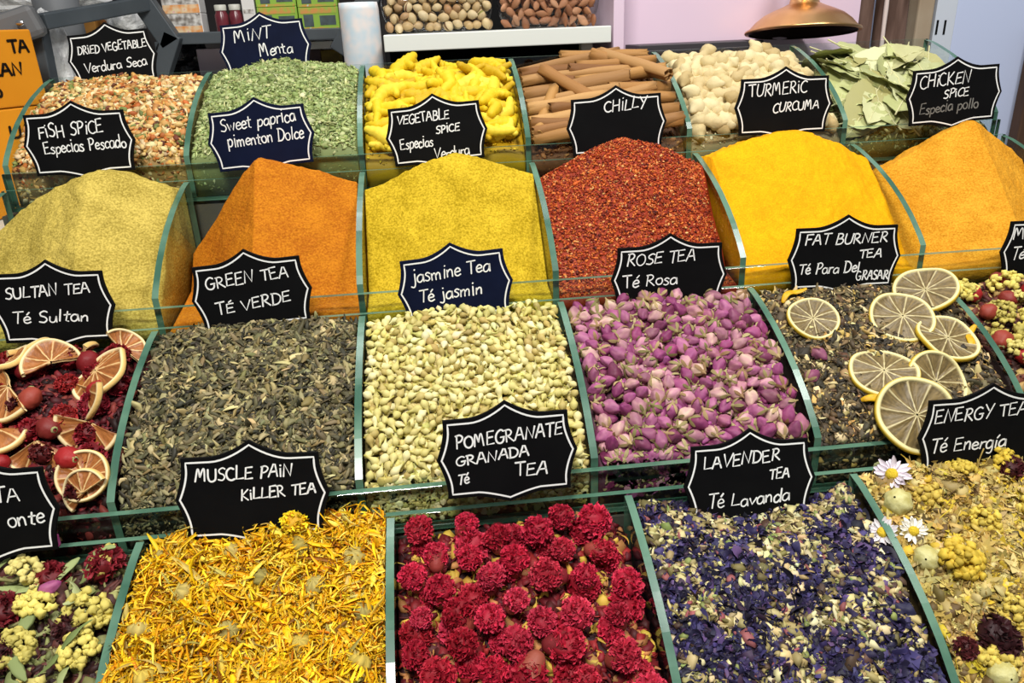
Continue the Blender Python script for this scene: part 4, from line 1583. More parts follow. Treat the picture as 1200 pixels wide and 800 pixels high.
for i, (px, py, lb) in enumerate([(72, 640, 'pink bud right beside the black sign at the left edge'), (62, 702, 'pink bud in the middle of the leftmost lowest bin')]):
    o = pbud if i == 0 else copy_tree(pbud)
    lay(o, b1m, px, py, 10, 0, 50 + 70 * i, .012)
    tag(o, lb, 'rosebud')

# ------------------------------------------------------------------ chalkboard signs
def sm(pts, k=5):
    """smooth polyline through points (Catmull-Rom)"""
    P = np.array(pts, float)
    if len(P) < 3: return P
    Q = np.concatenate([[2 * P[0] - P[1]], P, [2 * P[-1] - P[-2]]])
    out = []
    for i in range(1, len(Q) - 2):
        for t in np.linspace(0, 1, k, endpoint=False):
            a, b_, c, d = Q[i - 1], Q[i], Q[i + 1], Q[i + 2]
            out.append(.5 * (2 * b_ + (c - a) * t + (2 * a - 5 * b_ + 4 * c - d) * t * t + (3 * b_ - a - 3 * c + d) * t ** 3))
    out.append(P[-1])
    return np.array(out)


O_ = [(.35, 1), (.1, .82), (.02, .5), (.12, .15), (.36, 0), (.6, .16), (.68, .5), (.58, .85), (.35, 1)]
o_ = [(.3, .56), (.08, .46), (.04, .22), (.2, 0), (.42, .04), (.5, .3), (.4, .52), (.28, .56)]
# glyph: (advance, [(smooth?, points)...]) ; cap height 1
GL = {
    'A': (.78, [(0, [(0, 0), (.3, 1), (.42, .98), (.68, 0)]), (0, [(.1, .38), (.6, .42)])]),
    'B': (.72, [(0, [(.08, 0), (.1, 1)]), (1, [(.05, 1), (.4, .98), (.5, .78), (.38, .58), (.12, .52)]), (1, [(.12, .52), (.5, .5), (.62, .28), (.45, .04), (.05, 0)])]),
    'C': (.7, [(1, [(.62, .9), (.4, 1), (.14, .82), (.04, .48), (.14, .14), (.38, 0), (.64, .1)])]),
    'D': (.78, [(0, [(.1, 0), (.12, 1)]), (1, [(.02, 1), (.4, .96), (.66, .68), (.64, .3), (.42, .04), (.04, 0)])]),
    'E': (.68, [(0, [(.58, 1), (.1, .97), (.06, .02), (.6, .06)]), (0, [(.08, .52), (.5, .56)])]),
    'F': (.64, [(0, [(.06, 0), (.1, .97), (.6, 1)]), (0, [(.08, .52), (.48, .56)])]),
    'G': (.8, [(1, [(.62, .88), (.4, 1), (.13, .8), (.04, .45), (.16, .1), (.42, 0), (.62, .14), (.66, .42)]), (0, [(.4, .44), (.72, .46)])]),
    'H': (.78, [(0, [(.06, 0), (.1, 1)]), (0, [(.62, 0), (.64, 1)]), (0, [(.08, .5), (.64, .54)])]),
    'i': (.3, [(0, [(.14, 0), (.14, .72)]), (0, [(.13, .95), (.17, 1.0)])]),
    'I': (.3, [(0, [(.14, 0), (.14, 1)])]),
    'K': (.72, [(0, [(.08, 0), (.1, 1)]), (0, [(.58, .98), (.12, .46), (.62, 0)])]),
    'L': (.66, [(0, [(.12, 1), (.06, .02), (.6, .06)])]),
    'M': (.95, [(1, [(.04, 0), (.1, .92), (.2, .95), (.36, .35)]), (1, [(.36, .35), (.5, .95), (.62, .92), (.74, 0)])]),
    'N': (.84, [(0, [(.06, 0), (.12, 1), (.58, .04), (.7, 1)])]),
    'O': (.76, [(1, O_)]),
    'P': (.66, [(0, [(.1, 0), (.12, 1)]), (1, [(.02, .96), (.35, 1.02), (.56, .82), (.42, .54), (.12, .46)])]),
    'R': (.74, [(0, [(.1, 0), (.12, 1)]), (1, [(.02, .97), (.36, 1.0), (.52, .8), (.4, .56), (.12, .48)]), (0, [(.22, .48), (.66, 0)])]),
    'S': (.64, [(1, [(.56, .9), (.36, 1), (.12, .84), (.16, .6), (.42, .46), (.52, .22), (.34, .01), (.04, .08)])]),
    'T': (.68, [(0, [(0, .97), (.66, 1.0)]), (0, [(.34, .98), (.32, 0)])]),
    'U': (.76, [(1, [(.08, 1), (.06, .4), (.16, .06), (.38, 0), (.58, .14), (.64, .5), (.66, 1)])]),
    'V': (.74, [(0, [(.02, 1), (.32, 0), (.7, 1)])]),
    'Y': (.7, [(0, [(.02, 1), (.32, .5)]), (0, [(.66, 1), (.2, -.08)])]),
    'É': (.68, [(0, [(.58, .9), (.1, .88), (.06, .02), (.6, .06)]), (0, [(.08, .48), (.5, .5)]), (0, [(.26, 1.04), (.46, 1.2)])]),
    'a': (.6, [(1, [(.48, .5), (.26, .57), (.06, .38), (.08, .08), (.28, 0), (.46, .2), (.48, .52)]), (0, [(.48, .55), (.54, 0)])]),
    'c': (.5, [(1, [(.44, .48), (.26, .57), (.06, .36), (.1, .08), (.28, 0), (.46, .1)])]),
    'd': (.6, [(1, [(.46, .44), (.26, .56), (.05, .36), (.08, .06), (.28, 0), (.46, .2)]), (0, [(.5, 1), (.5, 0)])]),
    'e': (.52, [(1, [(.06, .28), (.42, .34), (.4, .5), (.24, .58), (.06, .4), (.08, .1), (.26, 0), (.48, .1)])]),
    'é': (.52, [(1, [(.06, .28), (.42, .34), (.4, .5), (.24, .58), (.06, .4), (.08, .1), (.26, 0), (.48, .1)]), (0, [(.24, .74), (.4, .95)])]),
    'g': (.58, [(1, [(.46, .5), (.24, .57), (.05, .36), (.1, .06), (.3, .02), (.46, .2), (.47, .54)]), (1, [(.47, .54), (.5, -.1), (.38, -.34), (.14, -.3)])]),
    'h': (.58, [(0, [(.08, 1), (.08, 0)]), (1, [(.08, .36), (.26, .56), (.44, .46), (.46, 0)])]),
    'j': (.36, [(1, [(.24, .58), (.24, -.1), (.12, -.32), (-.08, -.26)]), (0, [(.23, .84), (.27, .88)])]),
    'l': (.3, [(0, [(.12, 1), (.12, 0)])]),
    'm': (.88, [(0, [(.06, .56), (.08, 0)]), (1, [(.08, .34), (.24, .56), (.36, .46), (.38, 0)]), (1, [(.38, .34), (.54, .56), (.68, .46), (.7, 0)])]),
    'n': (.6, [(0, [(.06, .56), (.08, 0)]), (1, [(.08, .34), (.26, .57), (.42, .46), (.46, 0)])]),
    'o': (.58, [(1, o_)]),
    'p': (.6, [(0, [(.08, .56), (.06, -.34)]), (1, [(.08, .4), (.3, .58), (.5, .4), (.42, .08), (.2, .0), (.08, .14)])]),
    'r': (.46, [(0, [(.08, .56), (.08, 0)]), (1, [(.08, .32), (.2, .52), (.42, .54)])]),
    's': (.48, [(1, [(.4, .5), (.22, .58), (.08, .44), (.3, .28), (.38, .12), (.22, 0), (.04, .06)])]),
    't': (.5, [(0, [(.22, .9), (.2, .08), (.38, .02)]), (0, [(.02, .6), (.42, .64)])]),
    'u': (.58, [(1, [(.06, .56), (.06, .16), (.2, 0), (.38, .08), (.46, .56)]), (0, [(.46, .56), (.5, 0)])]),
    'w': (.76, [(0, [(.02, .56), (.2, 0), (.34, .44), (.5, 0), (.68, .58)])]),
    'v': (.56, [(0, [(.02, .56), (.24, 0), (.5, .58)])]),
    'í': (.3, [(0, [(.14, 0), (.14, .56)]), (0, [(.14, .74), (.28, .95)])]),
    ' ': (.45, []),
}
SLANT = .10


def write(mb, text, u0, u1, v, hcap, tilt, BW, BH, rng, wd=.00074, z=.0005):
    adv = sum(GL[c][0] for c in text)
    sx = (u1 - u0) * BW / adv
    hh = hcap * BW
    x = 0.0
    ct, st = math.cos(math.radians(tilt)), math.sin(math.radians(tilt))
    ox, oy = (u0 - .5) * BW, (.5 - v) * BH
    for c in text:
        a, strokes = GL[c]
        jy, js, jr = rng.normal(0, .035), rng.normal(1, .06), rng.normal(0, .05)
        for sm_, pts in strokes:
            P = sm(pts) if sm_ else sm(pts, 1)
            P = np.array(P, float)
            P = np.stack([P[:, 0] + P[:, 1] * (SLANT + jr), P[:, 1] * js + jy], 1)
            P = np.stack([(P[:, 0] + x) * sx, P[:, 1] * hh], 1)
            P = np.stack([ox + P[:, 0] * ct - P[:, 1] * st, oy + P[:, 0] * st + P[:, 1] * ct], 1)
            ribbon(mb, P, wd * rng.uniform(.85, 1.15), z)
        x += a


def ribbon(mb, P, hw, z, closed=False):
    """flat painted line of half-width hw along P with rounded ends"""
    P = np.asarray(P, float)
    keep = [0] + [i for i in range(1, len(P)) if np.linalg.norm(P[i] - P[i - 1]) > 1e-7]
    P = P[keep]
    if len(P) < 2: return
    if closed:
        T = np.roll(P, -1, 0) - np.roll(P, 1, 0)
    else:
        d0, d1 = P[1] - P[0], P[-1] - P[-2]
        P = np.concatenate([[P[0] - d0 / np.linalg.norm(d0) * hw * .6], P, [P[-1] + d1 / np.linalg.norm(d1) * hw * .6]])
        T = np.gradient(P, axis=0)
    T /= np.linalg.norm(T, axis=1, keepdims=True) + 1e-12
    N = np.stack([-T[:, 1], T[:, 0]], 1)
    w_ = np.full(len(P), hw)
    if not closed:
        w_[0] = w_[-1] = hw * .45
    L, R_ = P + N * w_[:, None], P - N * w_[:, None]
    n = len(P)
    V = [(p[0], -z, p[1]) for p in L] + [(p[0], -z, p[1]) for p in R_]
    F = [(i, n + i, n + (i + 1) % n, (i + 1) % n) for i in range(n if closed else n - 1)]
    mb.add(V, F)


def plaque(BW, BH, inset=0.0):
    """ornate board outline: straight shoulders, an ogee point in the middle of each side"""
    hw, hh = BW / 2 - inset, BH / 2 - inset
    pk, bt, sd = .0135, .0075, .0075
    pts = []
    n = 11
    def side(a, b_, nrm, amp, frac, pw):
        a, b_, nrm = np.array(a, float), np.array(b_, float), np.array(nrm, float)
        L = np.linalg.norm(b_ - a) / 2
        for s in np.linspace(-1, 1, 2 * n + 1)[:-1]:
            k = max(0, 1 - abs(s) / frac)
            pts.append(a + (b_ - a) * (s + 1) / 2 + nrm * amp * k ** pw)
    side((-hw, hh), (hw, hh), (0, 1), pk, .62, 1.75)
    side((hw, hh), (hw, -hh), (1, 0), sd, .8, 1.6)
    side((hw, -hh), (-hw, -hh), (0, -1), bt, .55, 1.3)
    side((-hw, -hh), (-hw, hh), (-1, 0), sd, .8, 1.6)
    return np.array(pts)


BLACK = mat('chalkboard_black', (8, 8, 9), .6, .1, (12, 12, 13), 30)
NAVY = mat('chalkboard_navy', (8, 15, 38), .6, .1, (12, 20, 46), 30)
WHITE = mat('white_chalk_pen', (236, 236, 232), .7, .2)
GREYCH = mat('smeared_chalk', (120, 118, 112), .8, .1)


def chalk_sign(tier, tl, tr, BH, lean, lines, label, board=None, back=.021, faded=None):
    Y = yr(tier) + D - .0165
    A, B_ = at_y(tl[0], tl[1], Y), at_y(tr[0], tr[1], Y)
    BW = float(np.linalg.norm(B_ - A))
    ang = math.atan2(B_[2] - A[2], B_[0] - A[0])
    root = empty('chalkboard_sign')
    rng = np.random.default_rng(abs(hash(label)) % 1000 if False else sum(map(ord, label)))
    th = .0028
    out = plaque(BW, BH)
    n = len(out)
    V = [(p[0], 0, p[1]) for p in out] + [(p[0], th, p[1]) for p in out]
    F = [tuple(range(n))[::-1], tuple(range(n, 2 * n))] + [(i, (i + 1) % n, n + (i + 1) % n, n + i) for i in range(n)]
    o = mk('board', V, F, board or BLACK, root)
    md = o.modifiers.new('bevel', 'BEVEL'); md.width = .0005; md.segments = 2; md.limit_method = 'ANGLE'; md.angle_limit = 1.2
    mb = MB()
    ribbon(mb, plaque(BW, BH, .0042), .00082, .0004, True)
    mb.build('border_line', WHITE, root)
    mb = MB()
    for l in lines:
        write(mb, l[0], l[1], l[2], l[3], l[4], l[5] if len(l) > 5 else 0, BW, BH, rng)
    mb.build('lettering', WHITE, root)
    if faded:
        mb = MB()
        write(mb, *faded, BW, BH, rng)
        g = mb.build('faded_lettering', GREYCH, root)
        g['label'] = 'smeared grey chalk writing'
    # clip at the back that grips the glass
    mb = MB()
    mb.box((-.012, th, -BH / 2 + .004), (.012, th + .0025, -BH / 2 + .022))
    mb.build('back_clip', BLACK, root, bevel=.0006)
    # lean back about the bottom edge: top edge at Y
    mid = (A + B_) / 2
    Rz = Matrix.Rotation(-ang, 3, 'Y')
    Rl = Matrix.Rotation(-math.radians(lean), 3, 'X')
    R = Rl @ Rz
    topv = R @ Vector((0, 0, BH / 2))
    root.location = Vector(mid) - topv
    root.rotation_euler = R.to_euler()
    tag(root, label, 'sign', 'chalkboard price signs')
    return root


chalk_sign(1, (210.5, 537.6), (373, 529), .074, 12, [("MUSCLE PAiN", .09, .81, .29, .095, 1), ("KiLLER TEA", .41, .97, .54, .085, 3)], 'black chalkboard sign reading muscle pain killer tea, standing behind the calendula petals')
chalk_sign(1, (518, 493), (665, 480), .073, 10, [("POMEGRANATE", .09, .955, .37, .105, 3), ("GRANADA", .08, .68, .59, .085, 4), ("Té", .08, .18, .82, .085, 2), ("TEA", .55, .82, .79, .11, 0)], 'black chalkboard sign reading pomegranate granada tea, above the crimson flowers')
chalk_sign(1, (810, 524), (947, 513), .075, 14, [("LAVENDER", .10, .76, .29, .105, 2), ("TEA", .66, .84, .49, .085, 2), ("Té Lavanda", .13, .84, .80, .115, 1)], 'black chalkboard sign reading lavender tea, above the violet petals')
chalk_sign(1, (1090, 470), (1235, 460), .074, 8, [("ENERGY TEA", .05, .80, .30, .105, 2), ("Té Energía", .04, .66, .70, .11, 1)], 'black chalkboard sign reading energy tea, cut by the right edge of the photo')
chalk_sign(1, (-108, 560), (49, 547), .075, 10, [("TA", .60, .80, .37, .11, 2), ("onte", .66, .95, .67, .13, 2)], 'black chalkboard sign cut by the left edge, below the orange slices')
chalk_sign(2, (-10, 322), (119, 317), .073, 6, [("SULTAN TEA", .08, .87, .35, .105, 2), ("Té Sultan", .10, .81, .71, .11, 0)], 'black chalkboard sign reading sultan tea, at the left edge above the orange slices')
chalk_sign(2, (224, 313.5), (350, 299.5), .072, 4, [("GREEN TEA", .09, .88, .35, .11, 3), ("TÉ VERDE", .14, .86, .74, .105, 4)], 'black chalkboard sign reading green tea, in front of the orange ground spice')
chalk_sign(2, (468, 306.5), (589, 291), .072, 4, [("jasmine Tea", .09, .86, .34, .125, 1), ("Té jasmin", .13, .76, .66, .12, 1)], 'dark navy chalkboard sign reading jasmine tea, above the cream buds', NAVY)
chalk_sign(2, (724, 291), (846.5, 284), .072, 4, [("ROSE TEA", .08, .75, .29, .105, 2), ("Té Rosa", .05, .58, .62, .11, 1)], 'black chalkboard sign reading rose tea, in front of the red chilli flakes')
chalk_sign(2, (934, 268), (1053, 263), .071, 5, [("FAT BURNER", .09, .91, .27, .095, 0), ("TEA", .64, .87, .52, .08, 1), ("Té Para Del", .05, .66, .74, .10, 0), ("GRASAR", .63, .96, .88, .085, 1)], 'black chalkboard sign reading fat burner tea, in front of the bright yellow turmeric')
chalk_sign(2, (1186, 259.5), (1305, 255), .071, 5, [("Mi", .035, .2, .3, .11, 1), ("Té", .05, .18, .62, .11, 0)], 'black chalkboard sign at the right edge of the photo, only its left end showing')
chalk_sign(3, (26, 135), (143.5, 128), .072, 4, [("FiSH SPiCE", .11, .77, .39, .125, 2), ("Especias Pescado", .13, .97, .65, .115, 2)], 'black chalkboard sign reading fish spice, topmost tier at the far left')
chalk_sign(3, (243, 133), (355, 121), .071, 4, [("Sweet paprica", .10, .90, .32, .125, 2), ("pimenton Dolce", .14, .95, .60, .125, 1)], 'dark navy chalkboard sign reading sweet paprica, in front of the green mint', NAVY)
chalk_sign(3, (454, 128), (561, 117), .071, 4, [("VEGETABLE", .08, .66, .28, .095, 1), ("SPiCE", .49, .76, .50, .08, 2), ("Especias", .08, .45, .72, .11, 2), ("Verdura", .44, .84, .93, .11, 1)], 'black chalkboard sign reading vegetable spice, in front of the turmeric roots')
chalk_sign(3, (669, 117), (774.5, 108.5), .071, 4, [("CHiLLY", .36, .84, .27, .115, 3)], 'black chalkboard sign reading chilly, in front of the cinnamon sticks')
chalk_sign(3, (869, 93), (972, 88), .071, 4, [("TURMERiC", .09, .76, .32, .12, 2), ("CURCUMA", .37, .91, .61, .095, 2)], 'black chalkboard sign reading turmeric curcuma, in front of the pale roots')
chalk_sign(3, (1071, 83), (1172, 74.5), .071, 4, [("CHiCKEN", .08, .68, .33, .13, 3), ("SPiCE", .37, .67, .54, .09, 3)], 'black chalkboard sign reading chicken spice, in front of the bay leaves', None, .021, ("Especia pollo", .10, .80, .80, .11, 2))
chalk_sign(4, (78, 42), (171, 33), .068, 5, [("DRiED VEGETABLE", .08, .96, .38, .10, 1), ("Verdura Seca", .12, .92, .75, .115, 2)], 'black chalkboard sign reading dried vegetable, standing at the back left of the top tier')
chalk_sign(4, (257, 30), (353.5, 21), .071, 5, [("MiNT", .14, .60, .34, .125, 2), ("Menta", .42, .83, .65, .13, 2)], 'dark navy chalkboard sign reading mint, standing behind the heap of green mint', NAVY)

# ------------------------------------------------------------------ behind the stand
FLOORM = mat('grey_floor', (120, 118, 114), .5, .3, (96, 94, 92), 6)
WALLM = mat('dark_back_wall', (62, 58, 56), .8, .2, (44, 42, 42), 3)
mb = MB(); mb.box((-4, -2.5, -1.05), (5, 3.4, -1.0)); struct(mb.build('floor', FLOORM))
mb = MB(); mb.box((-4, 3.3, -1.0), (5, 3.4, 2.6)); struct(mb.build('wall_back', WALLM))


def film_mat():
    m = bpy.data.materials.new('clear_plastic_film')
    m.use_nodes = True
    nt = m.node_tree
    nt.nodes.clear()
    out = nt.nodes.new('ShaderNodeOutputMaterial')
    tr = nt.nodes.new('ShaderNodeBsdfTransparent')
    tr.inputs[0].default_value = (.95, .95, .95, 1)
    gl = nt.nodes.new('ShaderNodeBsdfGlossy')
    gl.inputs['Roughness'].default_value = .08
    fr = thin_reflect(nt)
    tc = nt.nodes.new('ShaderNodeTexCoord')
    n = nt.nodes.new('ShaderNodeTexNoise'); n.inputs['Scale'].default_value = 40; n.inputs['Distortion'].default_value = 1.5
    bp = nt.nodes.new('ShaderNodeBump'); bp.inputs['Strength'].default_value = .7; bp.inputs['Distance'].default_value = .006
    nt.links.new(tc.outputs['Object'], n.inputs['Vector'])
    nt.links.new(n.outputs[0], bp.inputs['Height'])
    nt.links.new(bp.outputs[0], gl.inputs['Normal'])
    mx = nt.nodes.new('ShaderNodeMixShader')
    nt.links.new(fr.outputs[0], mx.inputs[0])
    nt.links.new(tr.outputs[0], mx.inputs[1])
    nt.links.new(gl.outputs[0], mx.inputs[2])
    nt.links.new(mx.outputs[0], out.inputs[0])
    return m


FILM = film_mat()
SHELFW = mat('white_shelf_laminate', (226, 228, 220), .35, .4)
BLK = mat('black_recess', (14, 14, 15), .7, .1)
YS = .74
sl, sr_ = at_y(449, 41, YS), at_y(718, 30, YS)
zs = (sl[2] + sr_[2]) / 2
SX0, SX1 = sl[0], sr_[0] - .002
root = empty('nut_shelf', ((SX0 + SX1) / 2, YS, -1.0))
ro = np.array(root.location)
tag(root, 'white shelf unit with a dark recess that carries the bags of nuts', 'shelf')
def bpart(name, lo, hi, m, rt, off, bevel=.001):
    mb = MB(); mb.box(np.array(lo) - off, np.array(hi) - off)
    return mb.build(name, m, rt, bevel=bevel)
bpart('shelf_board', (SX0, YS, zs - .026), (SX1, YS + .20, zs), SHELFW, root, ro, .0015)
bpart('back_panel', (SX0, YS + .20, -1.0), (SX1, YS + .21, zs + .3), BLK, root, ro)
bpart('side_panel', (SX0, YS + .002, -1.0), (SX0 + .008, YS + .20, zs - .0265), BLK, root, ro)
bpart('lower_board', (SX0 + .009, YS + .004, zs - .2), (SX1, YS + .199, zs - .18), BLK, root, ro)
px_ = at_y(681, 55, YS + .03)[0]
bpart('support_post', (px_, YS + .03, -1.0), (px_ + .02, YS + .05, zs - .0265), SHELFW, root, ro)

# nuts
PISH = random_mat('pistachio_shell', [(204, 180, 134), (222, 202, 160), (186, 156, 108), (212, 188, 142), (168, 124, 84)], .5, .35, (300, .2), .0006, tint=False)
PIKE = random_mat('pistachio_kernel', [(150, 150, 70), (128, 110, 70), (140, 84, 70)], .6, .3, tint=False)
ALMO = random_mat('almond_skin', [(160, 108, 74), (178, 126, 90), (138, 88, 58), (190, 142, 106), (166, 112, 80)], .6, .3, (1, .5), .0008, tint=False, stretch=(90, 600, 600))


def pistachio_proto(seed):
    r = np.random.default_rng(seed)
    L, rd, op = .0235, .0085, r.uniform(.12, .3)
    mb = MB()
    for sg in (-1, 1):
        def half(u, v):
            a = math.pi * u
            t = v
            rr = rd * math.sin(math.pi * min(1, max(0, t)) ** .9) ** .7
            x = (t - .5) * L
            y, z = rr * math.cos(a), sg * rr * math.sin(a) * .95
            # halves open like a mouth at one end
            z += sg * op * .012 * t
            return (x, y, z)
        V, F = sheet_t(9, 10, half)
        n = len(V)
        V2 = V * np.array([.94, .9, .9])
        mb.add(V, F if sg < 0 else [f[::-1] for f in F])
        mb.add(V2, F if sg > 0 else [f[::-1] for f in F])
    o = mb.build('pistachio', PISH, None, True)
    V, F = ico(2)
    mk('kernel', V * np.array([L * .42, rd * .8, rd * .85]), F, PIKE, o, None, True)
    return o


def almond_proto(seed):
    r = np.random.default_rng(seed)
    n = 14
    t = np.linspace(0, 1, n)
    prof = np.interp(t, [0, .12, .35, .6, .85, 1], [.25, .68, 1, .88, .42, .04])
    V, F = tube_t(np.stack([(t - .5) * .027, .0004 * np.sin(t * 3), 0 * t], 1), .0076 * prof, 14, .62, rfun=lambda s, a: 1 + .03 * math.sin(7 * a + seed))
    return mk('almond', V, F, ALMO, None, None, True)


def bag(name, x0, x1, protos, step, label, nlabel, cat, group):
    y0, y1 = YS + .012, YS + .10
    z0, z1 = zs + .001, zs + .135
    # pillow-shaped clear bag
    V, F = ico(3)
    P = np.sign(V) * np.abs(V) ** .45
    P = P / np.abs(P).max(0)
    P = P * np.array([(x1 - x0) / 2, (y1 - y0) / 2, (z1 - z0) / 2])
    P[:, 1] += .002 * np.sin(P[:, 0] * 160) * np.cos(P[:, 2] * 140)
    o = mk(name, P, F, FILM, None, None, True)
    o.location = ((x0 + x1) / 2, (y0 + y1) / 2, (z0 + z1) / 2)
    tag(o, label, 'bag of nuts', 'clear bags of nuts')
    used = set()
    for layer in range(2):
        zz, row = z0 + .010, 0
        while zz < z0 + .094:
            xx = x0 + .012 + (row % 2) * step / 2
            while xx < x1 - .012:
                k = random.randrange(len(protos))
                q = protos[k] if k not in used else copy_tree(protos[k])
                used.add(k)
                pose(q, rot_from((random.gauss(0, .5), -1, random.gauss(0, .5)), random.uniform(0, 6.28), random.gauss(0, .4)),
                     (xx + random.gauss(0, .0015), y0 + .0135 + layer * .019 + random.gauss(0, .0012), zz + random.gauss(0, .0015)), random.uniform(.76, .92))
                tag(q, nlabel, cat, group)
                xx += step
            zz += step * .82
            row += 1


bag('pistachio_bag', at_y(447, 30, YS)[0], at_y(581, 25, YS)[0], [pistachio_proto(i) for i in range(4)], .0160, 'clear bag of pistachios on the left of the white shelf', 'pistachio in its split shell inside the left clear bag', 'pistachio', 'pistachios in the bag')
bag('almond_bag', at_y(587, 25, YS)[0], at_y(708, 20, YS)[0], [almond_proto(i) for i in range(4)], .0160, 'clear bag of almonds on the right of the white shelf', 'brown almond inside the right clear bag', 'almond', 'almonds in the bag')

# pink cabinet side, bell, posts, pale blue cabinet
PINK = mat('pale_pink_panel', (228, 204, 220), .3, .4, (220, 196, 214), 2)
pl, pr2 = at_y(719, 20, YS)[0], at_y(1003, 0, .90)[0]
root = empty('pink_cabinet', (pl + .1, .9, -1.0)); ro = np.array(root.location)
tag(root, 'pale pink cabinet panel behind the pale roots, right of the nut shelf', 'cabinet')
bpart('front_panel', (pl, YS, -1.0), (pl + .018, YS + .38, 1.1), PINK, root, ro)
bpart('rear_panel', (pl + .0185, .88, -1.0), (pr2, .90, 1.1), PINK, root, ro)
V, F = [], []
for sg, q in ((0, 0), (1, 1)): pass
BRASS = mat('polished_brass', (236, 192, 130), .34, .5, (206, 150, 92), 12, metal=1)
BRASSIN = mat('shaded_brass_inside', (40, 26, 14), .6, .3, metal=.6)  # darkened brass: shade inside the hollow dome is put into its colour
bc = at_y(940, 38, .79)
bl, br_ = at_y(880, 44, .79), at_y(1000, 40, .79)
R_ = float(np.linalg.norm(br_ - bl) / 2)
root = empty('brass_bell')
tag(root, 'brass bell shaped dome with a dark hollow inside, behind the bay leaves', 'brass bell')
prof = [(1.0, 0), (1.01, .03), (.985, .06), (.95, .09), (.86, .19), (.72, .30), (.55, .38), (.40, .44), (.27, .50), (.24, .64)]
V, F = lathe_t([(a * R_, z * R_) for a, z in prof], 48)
V2, F2 = lathe_t([(a * R_ * .965, z * R_ - .002) for a, z in prof], 48)
mb = MB(); mb.add(V, F); ob = mb.build('dome', BRASS, root, True)
mb = MB(); mb.add(V2, [f[::-1] for f in F2]); mb.build('hollow_inside', BRASSIN, root, True)
V, F = lathe_t([(a * R_, z * R_) for a, z in [(.965, -.004), (1.03, -.004), (1.045, .02), (1.03, .045), (.985, .05)]], 48)
mk('rim', V, F, BRASS, root, None, True)
V, F = lathe_t([(a * R_, z * R_) for a, z in [(.24, .60), (.29, .64), (.29, .68), (.22, .72), (.24, .9), (.30, .95), (.30, 1.05), (.2, 1.12), (.22, 1.5), (.02, 1.55)]], 32)
mk('neck', V, F, BRASS, root, None, True)
# it hangs tilted towards the stand from a hook on the panel behind
root.location = tuple(bc)
root.rotation_euler = (math.radians(-7), math.radians(2), 0)
P = [(bc[0], .885, bc[2] + R_ * 1.45), (bc[0], bc[1] + .06, bc[2] + R_ * 1.5), (bc[0], bc[1] + R_ * .37, bc[2] + R_ * 1.5)]
V, F = tube_t(P, .005, 8)
hk = mk('wall_hook', V, F, mat('steel', (150, 150, 150), .35, .5, metal=1), None, None, True)
tag(hk, 'steel hook on the pink panel that the brass bell hangs from', 'hook')
lg = MB(); lg.box((at_y(745, 55, .80)[0], .78, at_y(830, 54, .78)[2] - .008), (at_y(890, 45, .80)[0], .875, at_y(830, 50, .78)[2]))
o = lg.build('dark_ledge', mat('dark_ledge_metal', (58, 54, 58), .5, .4), bevel=.001)
tag(o, 'dark narrow ledge in front of the pink panel, left of the brass bell', 'ledge')
WOOD = mat('dark_brown_wood', (84, 62, 52), .7, .25, (124, 98, 86), 1, bump=(1, .6), stretch=(60, 60, 9), bdist=.003)
for i, (a, c, lb) in enumerate([(996, 1034, 'rough brown wooden post just right of the brass bell'), (1040, 1074, 'rough brown wooden post right of the pale cord')]):
    xa, xb = at_y(a, 20, .95)[0], at_y(c, 20, .95)[0]
    rd = (xb - xa) / 2
    n = 24
    P = np.stack([np.full(n, 0.) + .002 * np.sin(np.arange(n)), np.zeros(n), np.linspace(0, 2.0, n)], 1)
    V, F = tube_t(P, rd * (1 + .03 * np.sin(np.arange(n) * 1.3 + i)), 20, 1, rfun=lambda s, a_: 1 + .05 * math.sin(5 * a_ + i) + .03 * math.sin(11 * a_), up=(0, 1, 0))
    o = mk('wooden_post', V, F, WOOD, None, None, True)
    o.location = ((xa + xb) / 2, .96 + rd, -1.0)
    tag(o, lb, 'post')
xc = at_y(1037, 20, .94)[0]
zz = np.linspace(-1, 1.1, 60)
V, F = tube_t(np.stack([xc + .004 * np.sin(zz * 6), np.full(60, .945), zz], 1), .0042, 8, rfun=lambda s, a_: 1 + .12 * math.sin(2 * a_ + s * 600), up=(0, 1, 0))
o = mk('twisted_rope', V, F, mat('pale_cord_cotton', (222, 204, 196), .8, .1), None, None, True)
tag(o, 'pale twisted cord hanging between the two brown wooden posts', 'cord')
BEIGE = mat('beige_paint', (186, 172, 150), .5, .3, (160, 140, 116), 5)
xa, xb = at_y(1075, 20, 1.0)[0], at_y(1094, 20, 1.0)[0]
mb = MB(); mb.box((xa, 1.0, -1), (xb, 1.06, 1.1)); o = mb.build('beige_pillar', BEIGE, bevel=.004)
tag(o, 'narrow beige pillar between the wooden post and the pale blue cabinet', 'pillar')
BLUEW = mat('pale_blue_panel', (198, 208, 236), .35, .4)
STRIP = mat('pale_steel_strip', (206, 212, 222), .3, .5)
xa, xm, xb = at_y(1096, 20, 1.02)[0], at_y(1120, 20, 1.02)[0], at_y(1197, 90, 1.02)[0]
root = empty('pale_blue_cabinet', (xm, 1.02, -1.0)); ro = np.array(root.location)
tag(root, 'pale blue white cabinet panel with slotted edge behind the chicken spice sign', 'cabinet')
bpart('front_panel', (xm, 1.02, -1.0), (xb, 1.5, 1.1), BLUEW, root, ro)
bpart('slotted_edge_strip', (xa, 1.019, -1.0), (xm - .0005, 1.06, 1.1), STRIP, root, ro)
for (py) in (-12, 32):
    for qx in (1101, 1110):
        c = at_y(qx - (py - 0) * .1, py, 1.019)
        bpart('slot', (c[0] - .0022, 1.0180, c[2] - .014), (c[0] + .0022, 1.0189, c[2] + .014), BLK, root, ro, 0)
xa = at_y(1193, 120, 1.0)[0]
